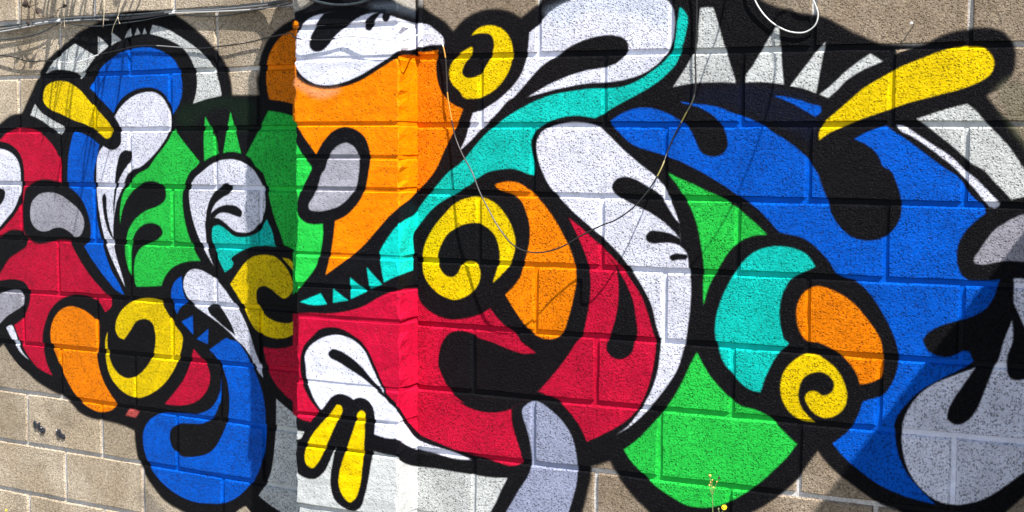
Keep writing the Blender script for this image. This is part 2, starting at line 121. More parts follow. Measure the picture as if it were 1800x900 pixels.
("teal",1,1,"622,245 -13,-82 -7,-83 -9,-43 -10,-27 -21,-32 -29,-31 -23,-18 -75,-51 -39,-23 -37,-17 -39,-14 -40,-10 -52,-5 -137,-1 -37,-2 -152,-20 -54,-10 -43,-12 -53,-18 -62,-26 -59,-28 -63,-34 -57,-36 -54,-38 -46,-38 -35,-34 -98,-106 -24,-23 -27,-21 -51,-31 -31,-26 -115,-119 -65,-75 -16,-24 -6,-4 -19,-12 -23,-10 -27,-8 -78,-16 -53,-18 -16,-6 -5,-4 -35,-33 -45,-54 -30,-42 -23,-39 14,-91 19,-91 57,28 41,16 177,22 5,109 -14,79 1,16 5,15 6,9 9,9 41,24 55,66 37,37 37,31 34,22 51,28 54,27 51,30 40,20 15,10 37,30 36,22 27,14 23,8 29,6 71,10 41,3 22,-3 23,-5 67,-23 33,-7 3,36 0,25 -4,21 -14,51 -6,42 1,26 6,19 14,23 22,24 22,17 34,19 37,14 53,15 49,9 38,3 38,-1 44,-5 54,-9 137,73 188,93 43,27 37,27 51,46 16,18 14,20 15,35 25,87 19,83 1,28 -5,18 -14,24 -11,12"),
("teal",0.8,1,"-1499,-1257 108,-97 -41,-15 -47,-18"),
("teal",0.8,1,"-1619,-1324 119,-79 -58,-26 -59,-26"),
("teal",0.8,1,"-1746,-1400 109,-65 -40,-7 -72,-13"),
("teal",0.8,1,"-1997,-1494 157,62 32,-46 13,-19 -71,-10 -31,-1 -26,1"),
("red",1.3,1,"-2723,-1631 756,68 54,4 108,1 96,12 87,19 73,22 45,20 81,46 56,27 47,17 50,11 91,-1 126,-8 4,-39 7,-26 10,-18 20,-21 34,-25 37,-20 45,-17 46,-10 30,-3 27,1 48,7 46,9 47,14 33,12 31,16 40,25 35,-42 31,-29 47,-37 50,-29 17,-13 11,-12 13,-21 7,-7 43,-24 50,-32 20,-223 -179,-124 2,-59 6,-42 11,-35 44,-118 10,-40 5,-25 -33,-16 -22,-9 -23,-4 -22,0 -166,30 -116,10 118,2 -133,9 -65,8 -39,9 -203,55 -82,62 -59,49 -35,32 -44,51 -35,33 -25,21 -37,25 -205,-29 -302,-104 -65,-78 -57,6 -44,14 -677,-96 -34,13"),
("black",1,1,"-874,-1707 24,33 13,12 15,10 17,7 18,5 26,4 24,1 24,-2 30,-5 17,-7 37,-19 16,-6 85,-16 96,-31 56,-15 28,-6 23,-2 23,1 58,9 92,8 -72,-236 -47,-35 -57,-40 -75,-47 -47,-18 -47,-12 -29,-4 -31,-2 -30,0 -36,3 -35,6 -28,7 -28,9 -26,12 -48,26 67,-23 -70,43 -29,28 -17,22 -22,32 -28,48 -13,30 -5,15 -2,22 3,44 12,48 8,21"),
("black",1,1,"-2001,-1897 1,39 5,28 11,33 13,27 11,15 12,14 35,30 46,44 17,10 25,10 27,6 34,4 26,0 27,-3 50,-12 35,-16 60,-31 24,-17 20,-19 25,-30 18,-27 101,-193 22,-36 22,-23 46,-32 23,-20 60,-67 41,-38 60,-48 75,-57 -18,-5 -7,-1 -219,19 -6,-1 -412,6 -162,116 -43,38 -31,34 -31,46 -22,50 -15,53 -4,27"),
("white",1,1,"-1958,-1894 -7,38 0,16 4,16 7,17 14,21 21,23 26,20 28,17 35,17 30,11 33,8 32,5 26,1 32,-3 31,-7 31,-10 28,-14 26,-16 24,-19 19,-21 17,-28 65,-123 46,-76 21,-43 13,-18 16,-14 34,-21 14,-10 64,-73 56,-55 73,-67 21,-16 25,-15 29,-11 59,-15 100,-16 74,-16 116,-31 -81,-5 -54,2 -110,17 -93,6 -37,5 -62,23 -60,26 -103,56 -23,4 -50,-3 -24,1 -77,14 -241,83 -155,37 -33,39 -19,28 -19,35 -23,52 -11,26 -5,22"),
("black",0.8,1,"-1790,-1804 4,10 16,15 10,5 19,2 27,-5 31,-8 66,-33 44,-28 37,-28 61,-59 82,-71 54,-52 15,-16 -75,42 -33,21 -67,50 -45,26 -161,77 -66,22 -12,12 -7,12"),
("grey_white",1,1,"-2706,-2413 685,103 53,-2 -11,-28 -11,-14 -11,-6 -20,-8 -686,-111"),
("grey_white",1,1,"-2733,-2661 33,-30 676,115 24,-17 28,-10 40,-6 35,3 18,6 23,14 21,19 26,30 17,25 25,48 33,76 182,-28 103,34 75,-13 57,-3 24,-5 15,-7 52,-33 38,-17 62,-24 75,-22 63,3 86,0 70,-3 113,-8 -65,5 8,0 214,-6 58,2 76,7 -39,-72 -35,-80 -61,-106 -25,-128 -39,-199 -424,-62 -224,62 -750,-109 -678,-156 -37,-6"),
("black",1,1,"-1879,-2211 71,83 38,48 10,8 17,11 21,9 14,4 26,1 27,-4 23,-7 31,-17 23,11 18,5 19,1 25,-4 17,-7 15,-10 17,-18 11,-19 9,-32 6,-43 -10,-153 -7,-56 -21,-111 -25,-115 -27,-87 -8,-17 -10,-15 -21,-16 -24,-12 -18,-3 -24,3 -52,19 -22,12 -14,10 -13,12 -10,12 -9,20 -7,21 -5,28 -3,22 3,58 5,32 15,66 14,89 -40,-89 -24,-57 -11,-21 -11,-14 -26,-24 -17,-12 -19,-9 -22,-4 -22,1 -20,4 -21,10 -19,14 -18,21 -12,20 -8,22 -672,-109 -3,29 3,31 672,116 5,23 8,22 32,59 46,64"),
("yellow",0.9,1,"-1693,-2122 8,-11 3,-11 0,-10 -4,-11 -30,-49 -131,-263 -29,-36 -19,-19 -11,-4 -6,0 -13,3 -13,6 -11,8 -8,13 -5,22 -1,24 5,25 10,34 12,27 15,27 32,45 84,87 52,58 25,33 5,4 11,2 14,-2"),
("yellow",0.9,1,"-1544,-2138 12,-3 11,-7 6,-8 1,-10 -3,-29 0,-82 -7,-110 -5,-65 -12,-99 -6,-33 -15,-57 -12,-33 -14,-20 -23,-20 -12,-6 -12,1 -17,9 -24,22 -13,17 -10,20 -7,20 -2,22 0,23 5,39 6,27 11,33 98,253 10,33 4,29 3,11 11,13"),
("yellow",1.3,1,"-682,135 25,23 23,16 26,10 30,5 30,0 33,-6 33,-13 22,-15 23,-25 17,-27 9,-25 6,-32 1,-31 -5,-31 -10,-35 -15,-34 -16,-28 -19,-26 -23,-24 -26,-21 -27,-18 -30,-15 -38,-14 -30,-6 -24,-2 -33,1 -19,3 -11,4 -9,7 -16,27 -12,11 -36,28 -16,23 -10,26 -3,22 3,26 10,25 15,23 20,20 30,25 30,17 35,16 11,2 3,-1 2,-4 2,-13 -1,-10 -4,-9 -51,-65 -16,-34 -1,-15 5,-10 14,-15 11,-5 20,-2 31,3 24,8 20,11 13,11 14,17 25,36 17,28 17,45 6,31 -6,31 -6,15 -6,8 -7,7 -16,7 -19,3 -25,2 -29,-2"),
("white",1.2,1,"-757,-546 27,46 18,39 24,85 20,53 41,10 33,12 52,27 39,23 49,37 38,32 33,35 25,32 13,22 11,23 19,58 12,71 6,78 58,44 56,57 25,19 30,18 33,16 61,22 28,19 22,24 18,29 17,37 18,48 434,-23 7,-53 10,-47 13,-36 13,-26 27,-35 11,-22 9,-39 1,-34 -5,-43 -6,-34 -8,-28 -12,-28 -15,-26 -17,-23 -24,-25 -27,-22 -39,-24 -41,-19 -43,-14 -60,-14 -41,-6 -53,-5 -117,-3 -59,-6 -152,-26 -185,-42 -60,0 -23,-3 -21,-6 -13,-7 -17,-12 -61,-63 -105,-93 -72,-69"),
("ice",9,0.35,"-203,258 82,29 56,18 51,12 63,11 68,8 69,3 69,-1 63,-6 57,-8 106,-20 26,-7 22,-10 15,-14 12,-28 7,-34 0,-39 -4,-24 -5,-12 -9,-6 -16,-1 -31,11 -95,47 -38,15 -94,26 -53,13 -54,9 -42,2 -36,-3 -30,-7 -29,-15 -53,-37 -23,-14 -23,-8 -18,-1 -22,7 -25,16 -29,27"),
("black",1,1,"-421,-256 66,63 95,99 35,32 30,21 74,41 62,40 38,19 55,21 56,16 42,8 55,5 38,-2 48,-10 24,-12 14,-14 8,-15 4,-14 -1,-15 -6,-14 -13,-22 -14,-16 -20,-16 -22,-13 -25,-9 -41,-11 -107,-13 -56,-13 -57,-15 -75,-26 -69,-29 -68,-34 -65,-37"),
("grey_white",0.8,1,"740,234 36,4 38,-5 33,-97 38,-122 65,-188 -78,5 -79,1 -54,-1 -54,-5 -45,-6 -50,-10 39,55 36,54 47,80 12,27 7,36 1,73"),
("grey_white",0.8,1,"1162,115 17,3 22,-209 11,-96 -59,10 -54,5 -44,1 -53,-2 0,33 7,17 26,30 10,15 44,76"),
("grey_white",0.8,1,"1430,30 -44,-266 -44,18 -32,11 -62,11 95,123 40,54 18,21"),
("grey_white",0.8,1,"1665,-37 63,-41 -85,-34 -39,-20 -31,-19 -33,-24 -44,-47 -34,-31 -10,-9 -47,19 64,49 61,59 23,20 54,40"),
("yellow",1.3,1,"1409,-482 -3,25 4,23 17,34 20,24 183,159 41,26 126,71 43,20 150,57 48,15 41,10 56,5 60,-3 17,-4 11,-5 15,-10 14,-12 12,-18 10,-27 1,-18 -5,-22 -10,-20 -10,-12 -17,-12 -32,-19 -52,-21 -43,-14 -242,-61 -258,-89 -62,-26 -80,-37 -23,-14"),
("grey_white",1.3,1,"1908,-374 144,48 99,25 31,-24 19,-17 47,-58 56,-56 41,-45 32,-40 36,-57 18,-24 16,-13 38,-23 14,-9 11,-15 5,-16 1,-21 -2,-32 -71,-8 -28,-7 -37,-11 -32,37 -47,46 -37,43 -15,15 -18,13 -36,18 -18,12 -82,77 -119,94"),
("white",1,1,"1804,-404 34,-5 24,-11 120,-81 65,-40 31,-23 36,-32 34,-38 38,-26 17,-14 111,-112 5,-7 2,-6 -5,-11 -9,-7 -8,-3 -13,2 -15,5 -70,89 -44,44 -37,41 -27,26 -78,62 -88,63 -41,26 -38,17 -16,9 -13,13"),
("blue",1.4,1,"1593,-477 38,22 32,16 38,14 50,16 126,-84 147,-112 36,-25 40,-23 20,-17 15,-17 22,-37 27,-34 22,-21 26,-18 10,-8 8,-15 7,-27 -42,-35 -40,-41 -21,-29 -17,-33 -11,-35 -4,-41 4,-41 12,-40 14,-24 13,-11 17,-13 78,1 78,10 -8,-12 -5,-12 -12,-60 -22,-42 -18,-24 -22,-20 -29,-18 -44,-20 -64,-140 34,-16 26,-7 24,-2 19,6 26,17 22,23 13,22 14,39 -5,-36 -6,-25 -10,-24 -13,-23 -27,-35 -40,-37 -154,-94 -54,-37 -32,-27 -35,-38 -46,-60 -21,-37 -11,-31 -3,-18 1,-19 16,-101 12,-44 20,-45 26,-42 24,-31 63,-61 56,-49 -90,11 -67,13 -76,23 -57,23 -64,37 -83,59 -51,44 -49,53 63,54 19,20 17,23 16,30 16,36 11,31 13,45 46,20 37,10 21,15 19,21 26,45 16,41 11,46 3,43 -1,28 -6,30 -10,35 -10,25 -29,61 -25,45 -31,51 -30,40 -23,28 -19,19 -22,18 -34,24 -33,4 -22,5 -21,8 -14,9 -12,13 -24,41 -27,32 -32,33 -42,36 -32,20 -35,14 -18,5 -50,7 -43,10 -93,96 -33,29 -48,34 -66,38 -72,48 -117,66 -138,64 -43,15 -97,31 -92,24 -51,21 -17,10 -20,15 -100,92 0,16 44,29 33,18 29,11 30,8 31,6 26,1 27,0 31,-4 56,-15 52,-21 44,-26 34,-16 -23,114 67,-11 75,-7 68,-13 38,-12 69,-27 74,-24 80,-38 63,-42 66,-38 52,-37 49,-42 19,-22 54,-78 23,-64 32,-75 20,-66 13,-25 15,-23 33,-38 18,-15 18,-13 16,-9 21,-8 22,-5 23,-2 41,1 36,9 33,17 28,24 24,33 16,37 7,39 -2,40 -7,40 -10,34 -23,60 -13,24 -12,12 -23,11 -11,8 -8,12 -12,31 -7,13 -15,18 -21,19 -33,23"),
("black",1,1,"653,-384 28,-29 21,-28 12,-22 30,-66 11,-17 11,-10 13,-7 28,-10 32,0 26,7 22,13 15,19 8,22 0,19 -9,39 -12,28 -10,17 -39,47 -11,10 -17,12 -45,25 -34,14 -46,14 -37,6 -37,25 1,-91"),
("blue",1.5,1,"1159,-247 53,-4 37,-7 55,-15 68,-24 31,-6 7,-4 5,-6 1,-11 -2,-10 -8,-10 -20,-15 -73,42 -51,28 -51,23"),
("black",1,1,"2332,-1187 -11,-51 -13,-37 -22,-38 -13,-16 -12,-12 -29,-20 -48,-22 -74,-24 -40,-15 -24,-11 -27,-16 -18,-13 -13,-13 -15,-21 -4,-9 2,-13 16,-34 12,-13 16,-10 33,-12 31,-3 25,4 28,13 27,15 47,31 42,11 14,8 8,8 9,15 13,40 152,46 -7,217"),
("blue",9,0.018,"664,-209 102,14 73,7 62,3 78,-1 63,-4 52,-7 124,-22 59,-13 39,-12 35,-15 25,-16 18,-19 10,-19 5,-25 -1,-29 -5,-36 -12,-43 -19,-59 -93,52 -66,35 -91,43 -67,27 -68,21 -102,27 -30,5 -84,9 -25,5 -18,6 -16,9 -15,12 -16,19"),
("cream",8,0.35,"2277,-255 45,48 15,13 16,9 16,3 13,-2 14,-7 18,-13 24,-23 25,-31 12,-20 9,-21 6,-27 4,-32 0,-35 -4,-40 -18,-104 -61,71 -41,55 -41,65"),
("orange",1.2,1,"-519,-753 3,6 10,5 36,10 37,5 36,-1 28,-6 26,-10 25,-13 41,-29 34,-28 39,-37 32,-35 29,-36 44,-65 53,-89 19,-36 23,-63 14,-60 5,-52 -5,-45 -27,-123 -34,-113 -13,-24 -18,-22 -17,-16 -20,-10 -34,-7 -33,0 -22,5 -21,8 -19,8 -18,11 -48,42 -28,30 -57,74 -48,69 42,38 30,33 23,32 14,29 45,168 7,58 -1,47 -8,40 -13,40 -22,53 -18,26 -21,17 -37,18 -16,5 -39,8 -20,8 -29,17"),
("yellow",1.2,1,"-789,-866 37,20 35,12 41,9 37,3 35,-3 35,-8 37,-16 29,-18 33,-31 34,-43 25,-42 17,-44 10,-35 2,-35 -5,-38 -12,-42 -18,-39 -19,-28 -45,-46 -49,-42 42,125 3,25 -1,32 -9,47 -15,39 -8,14 -13,16 -29,26 -35,18 -22,8 -16,4 -18,1 -24,-1 -48,-9 -22,-7 -28,-13 -51,-29 -25,-23 -26,-38 -18,-35 -10,-27 -6,-22 -1,-22 4,-27 7,-21 14,-24 16,-18 14,-10 17,-6 19,-4 17,2 16,9 17,18 7,10 15,32 21,21 10,6 12,4 13,2 20,-2 12,-3 15,-9 13,-12 11,-18 4,-15 1,-22 -2,-20 -6,-21 -10,-20 -16,-23 -21,-21 -24,-18 -32,-17 -28,-11 -29,-7 -24,-1 -31,6 -35,12 -27,12 -25,16 -27,21 -23,24 -19,26 -11,24 -7,21 -4,28 -1,34 1,26 3,27 7,31 9,26 11,26 32,54 34,45 89,91 22,20"),
("white",1.2,1,"-246,-550 -2,26 1,20 4,20 9,19 11,18 10,11 18,12 20,9 36,14 28,7 45,8 39,4 33,1 39,-3 33,-5 39,-9 26,-10 23,-13 57,-49 62,-58 40,-33 81,-63 79,-55 22,-20 20,-23 18,-23 16,-26 39,-81 37,-90 8,-130 21,-17 10,-11 8,-13 4,-13 20,-131 3,-48 -1,-53 -4,-73 -17,-140 -11,-54 -27,-102 -16,-42 -26,-46 -41,-61 -48,-64 -63,-79 -57,-58 -54,-46 -73,-48 43,30 29,25 26,30 41,57 33,53 28,52 21,48 16,50 11,41 7,41 9,87 1,36 -4,29 -24,65 -23,97 -11,28 -15,31 -41,70 -72,97 -59,68 -40,39 -38,33 -224,171 -121,114 -22,22 -29,43 -31,61 -19,53"),
("black",1,1,"229,-746 2,9 7,14 18,20 9,5 16,5 21,4 16,0 27,-5 36,-11 59,-33 46,-22 25,-18 26,-27 66,-100 17,-20 26,-25 -1,-30 0,-55 -33,38 -29,27 -35,28 -41,28 -54,29 -172,74 -18,9 -11,10 -13,17 -8,14"),
("black",1,1,"439,-1026 2,9 9,13 12,11 9,4 20,2 58,-7 25,-5 20,-6 53,-25 3,-24 3,-20 -35,13 -31,5 -52,-1 -41,-6 -15,1 -22,5 -9,5 -8,11"),
("black",1,1,"581,-1133 6,8 16,9 22,4 34,-1 31,-5 -2,-12 -3,-11 -7,-6 -10,-1 -31,2 -34,-11 -5,0 -8,7 -7,9"),
("red",1.3,1,"-37,-932 73,-51 191,-153 56,-53 43,-49 69,-92 17,-26 14,-26 33,-82 26,-86 16,-44 5,-20 2,-29 -2,-29 -11,-80 -11,-55 -16,-59 -14,-43 -16,-38 -19,-36 -20,-31 -23,-29 -22,-23 -25,-22 -31,-23 -46,-31 -95,-54 -67,-35 -25,53 -33,51 -37,43 -54,51 -41,34 -124,37 79,88 57,68 58,78 44,70 30,31 10,13 7,14 6,21 24,114 10,71 5,76 -3,55 -10,54 -16,54 -32,71 -37,72"),
("black",1.2,1,"226,-1147 28,-54 11,-28 6,-25 6,-45 0,-85 -5,-54 -12,-60 -12,-44 -39,-105 -4,-15 1,-10 3,-15 7,-14 17,-19 14,-8 16,-5 17,-2 16,2 21,6 19,11 17,15 14,18 5,14 6,42 13,27 4,14 2,20 -1,20 -20,123 -9,33 -14,38 -30,60"),
("lilac_grey",1.2,1,"-329,-2080 5,10 11,13 24,19 22,11 23,3 28,-4 20,-7 20,-10 49,-32 33,-25 26,-23 27,-31 20,-28 15,-26 11,-29 13,-45 7,-36 5,-42 2,-46 -2,-41 -5,-42 -11,-46 -21,-72 -30,-87 -32,-85 -23,-232 -90,-13 -340,-50 8,94 10,71 13,59 19,58 18,42 26,50 82,139 48,70 18,37 10,33 3,21 0,27 -4,54 -5,42 -8,35 -10,35 -12,34 -18,45 -7,34"),
("green",1.5,1,"563,-662 68,-31 82,-32 73,-33 71,-28 44,-22 70,-45 55,-41 52,-42 59,-55 -50,-3 -33,-8 -38,-14 -36,-21 -27,-23 -27,-30 -19,-28 -42,-72 -34,-64 -17,-37 -13,-41 -16,-61 -4,106 3,96 -2,38 -12,73 -19,90 -12,47 -24,63 -33,61 -61,90"),
("green",1.5,1,"751,-1659 37,-67 42,-62 40,-43 72,-67 37,-26 27,-13 18,-5 63,-9 41,-13 34,-16 39,-30 68,-64 53,-45 -32,-51 -24,-33 -100,-109 -48,-46 -55,-47 -59,-43 -53,-33 -60,-30 -30,-10 -31,-7 -32,-5 -37,-2 -27,0 -26,3 -24,6 -22,9 -107,52 -51,32 -128,107 -26,30 -29,42 65,51 44,42 90,102 55,70 38,56 31,54 33,65 39,88"),
("teal",1.3,1,"1403,-1153 -18,29 -14,18 -16,16 -16,10 -27,12 -32,9 -34,6 -34,2 -35,-2 -29,-5 -33,-9 -27,-11 -22,-12 -19,-14 -22,-20 -27,-29 -24,-31 -21,-33 -48,-94 -17,-42 -16,-47 -9,-34 -6,-34 -4,-57 2,-28 4,-24 35,-104 11,-21 17,-24 66,-69 21,-19 24,-16 17,-10 18,-7 19,-3 30,-2 28,90 18,41 19,39 22,38 19,27 36,31 8,10 -1,6 -18,12 -6,7 -6,12 -14,50 -6,38 -3,44 2,39 7,38 12,37 24,49 11,16 10,9 19,13"),
("orange",1.3,1,"1355,-1285 16,11 18,9 18,7 14,2 18,-2 32,-7 45,-16 49,-25 47,-34 32,-32 50,-59 32,-42 27,-47 9,-31 6,-46 3,-51 -1,-39 -4,-19 -5,-12 -6,-7 -25,-16 -35,-15 -41,-11 -14,45 -19,33 -32,40 -37,32 -42,27 -51,23 -36,11 -39,-2 -14,1 -11,7 -10,9 -22,35 -12,29 -8,41 -1,39 4,34 10,27 16,30"),
("yellow",1.2,1,"1417,-1991 -40,0 -28,4 -22,8 -25,14 -25,21 -21,26 -15,29 -9,27 -5,34 1,34 6,34 10,27 14,25 23,26 28,26 28,20 22,10 18,3 29,-1 27,-6 25,-12 28,-17 26,-20 19,-20 17,-22 16,-28 13,-34 9,-33 2,-19 -2,-23 -6,-23 -10,-22 -15,-19 -20,-17 -25,-14 -24,-7 -18,-2 -24,6 -23,10 -18,14 -19,21 -19,35 -3,18 3,9 6,9 17,15 20,4 21,-4 20,-16 16,-1 15,4 17,9 13,14 7,18 2,18 -6,19 -12,17 -14,12 -21,11 -18,4 -24,-1 -23,-6 -22,-10 -24,-18 -8,-12 -9,-18 -7,-23 -4,-19 -2,-25 2,-19 8,-33 16,-29 33,-34"),
("white",1,1,"2232,-1632 -160,-77 -28,-15 -26,-18 -35,-28 -29,-29 -25,-34 -21,-37 -17,-40 -11,-41 -4,-46 1,-54 8,-54 14,-52 17,-42 22,-37 25,-31 27,-26 31,-24 29,-17 32,-11 34,-6 30,0 31,6 43,13 34,12 32,16 27,16 29,22 51,44 90,83 71,56 141,99 -13,377 -176,-53 -60,-20 -12,-2 -18,2 -12,4 -7,4 -7,10 -5,13 -6,27 -1,23 4,45 19,52 4,22 0,48 -6,52 -33,-96 -18,-87 -6,-21 -8,-15 -12,-15 -20,-10 -29,-6"),
("black",0.9,1,"2232,-1627 -57,-97 -38,-61 -29,-59 -8,-38 0,-22 3,-7 9,-9 20,-12 12,-3 13,1 13,4 16,9 21,17 23,31 14,23 14,35 53,161 37,127 51,152 -123,-22 -88,-131"),
("white",1,1,"2401,-1171 100,6 11,-326 2,-43 -56,128 -53,113"),
("grey",1.2,1,"2212,-1102 -5,19 3,12 16,24 30,51 29,44 16,20 18,17 55,37 41,21 46,18 43,12 65,11 2,-76 7,-194 -205,5 -29,-4 -87,-21 -21,0"),
]
PAINT = dict(black=(.0060,.0060,.0078), white=(.80,.81,.93), grey_white=(.62,.64,.62), grey=(.36,.35,.40), lilac_grey=(.33,.36,.50),
             yellow=(.86,.60,.001), orange=(.93,.235,.001), red=(.55,.006,.038), salmon=(.62,.10,.09), peach=(.95,.42,.22), ice=(.50,.62,.80), cream=(.62,.62,.36), blue=(.0005,.102,.60),
             teal=(.004,.58,.49), green=(.022,.57,.065), bare=(.3,.25,.2))
U0, U1, Z0, Z1, PPM = -3.3, 2.05, -2.05, 0.65, 860
def make_mural():
    W = int((U1-U0)*PPM); H = int((Z1-Z0)*PPM)
    col = np.empty((H, W, 3), np.float32); col[:] = PAINT['black']
    al = np.ones((H, W), np.float32)
    def box(a, n, ax):
        if n < 1: return a
        k = 2*n+1
        pad = [(0, 0), (0, 0)]; pad[ax] = (n+1, n)
        c = np.cumsum(np.pad(a, pad, mode='edge'), axis=ax, dtype=np.float32)
        return ((c[k:] - c[:-k]) if ax == 0 else (c[:, k:] - c[:, :-k]))/k
    for name, soft, op, data in MURAL:
        P = np.cumsum(np.array([[float(v) for v in q.split(',')] for q in data.split()]), axis=0)/2000
        xs = (P[:, 0]-U0)*PPM; ys = (P[:, 1]-Z0)*PPM
        m = 12
        x0 = max(0, int(xs.min())-m); x1 = min(W, int(xs.max())+m); y0 = max(0, int(ys.min())-m); y1 = min(H, int(ys.max())+m)
        if x1 <= x0 or y1 <= y0: continue
        w_, h_ = x1-x0, y1-y0
        cov = np.zeros((h_, w_), np.float32)
        xn = np.roll(xs, -1); yn = np.roll(ys, -1)
        SSN = 2
        for r in range(h_*SSN):
            y = y0+(r+.5)/SSN
            k = ((ys <= y) & (yn > y)) | ((yn <= y) & (ys > y))
            if not k.any(): continue
            xc = np.sort(xs[k]+(y-ys[k])*(xn[k]-xs[k])/(yn[k]-ys[k]))-x0
            row = cov[r//SSN]
            for a, b in zip(xc[::2], xc[1::2]):
                a = max(a, 0); b = min(b, w_-.001)
                if b <= a: continue
                ia, ib = int(a), int(b)
                if ia == ib: row[ia] += (b-a)/SSN
                else:
                    row[ia] += (ia+1-a)/SSN; row[ia+1:ib] += 1/SSN; row[ib] += (b-ib)/SSN
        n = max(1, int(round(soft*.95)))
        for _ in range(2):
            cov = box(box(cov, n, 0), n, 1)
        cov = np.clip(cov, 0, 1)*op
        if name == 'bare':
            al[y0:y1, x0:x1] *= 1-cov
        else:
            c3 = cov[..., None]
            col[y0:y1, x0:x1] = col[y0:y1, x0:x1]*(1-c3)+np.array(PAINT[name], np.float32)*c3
            al[y0:y1, x0:x1] = al[y0:y1, x0:x1]*(1-cov)+cov
    im = bpy.data.images.new('mural', W, H, alpha=True, float_buffer=True, is_data=True)
    im.alpha_mode = 'CHANNEL_PACKED'
    im.pixels.foreach_set(np.dstack([col, al]).astype(np.float32).ravel())
    im.update(); im.pack()
    return im
mural = make_mural()

# ------------------------------------------------------------------ materials
class NT:
    def __init__(s, name):
        s.m = bpy.data.materials.new(name); s.m.use_nodes = True; s.t = s.m.node_tree; s.t.nodes.clear()
        s.out = s.n('ShaderNodeOutputMaterial'); s.b = s.n('ShaderNodeBsdfPrincipled'); s.l(s.b.outputs[0], s.out.inputs[0])
    def n(s, t, **k):
        x = s.t.nodes.new(t)
        for a, v in k.items(): setattr(x, a, v)
        return x
    def l(s, a, b): s.t.links.new(a, b)
    def put(s, sock, v):
        if hasattr(v, 'is_output'): s.l(v, sock)
        else: sock.default_value = v
    def math(s, op, a, b=0.0, c=0.0):
        x = s.n('ShaderNodeMath', operation=op)
        for i, v in enumerate((a, b, c)): s.put(x.inputs[i], v)
        return x.outputs[0]
    def mix(s, f, a, b, blend='MIX'):
        x = s.n('ShaderNodeMix', data_type='RGBA', blend_type=blend)
        s.put(x.inputs[0], f); s.put(x.inputs[6], a); s.put(x.inputs[7], b); return x.outputs[2]
    def rng(s, v, a, b, c=0.0, d=1.0, smooth=True):
        x = s.n('ShaderNodeMapRange', interpolation_type='SMOOTHSTEP' if smooth else 'LINEAR')
        s.put(x.inputs[0], v)
        for i, q in zip((1, 2, 3, 4), (a, b, c, d)): s.put(x.inputs[i], q)
        return x.outputs[0]
    def noise(s, vec, scale, detail=2.0, rough=.5, out=0):
        x = s.n('ShaderNodeTexNoise'); s.put(x.inputs['Scale'], scale); s.put(x.inputs['Detail'], detail); s.put(x.inputs['Roughness'], rough)
        s.l(vec, x.inputs['Vector']); return x.outputs[out]
    def vor(s, vec, scale, out='Distance', feature='F1', rnd=1.0):
        x = s.n('ShaderNodeTexVoronoi', feature=feature); s.put(x.inputs['Scale'], scale); s.put(x.inputs['Randomness'], rnd)
        s.l(vec, x.inputs['Vector']); return x

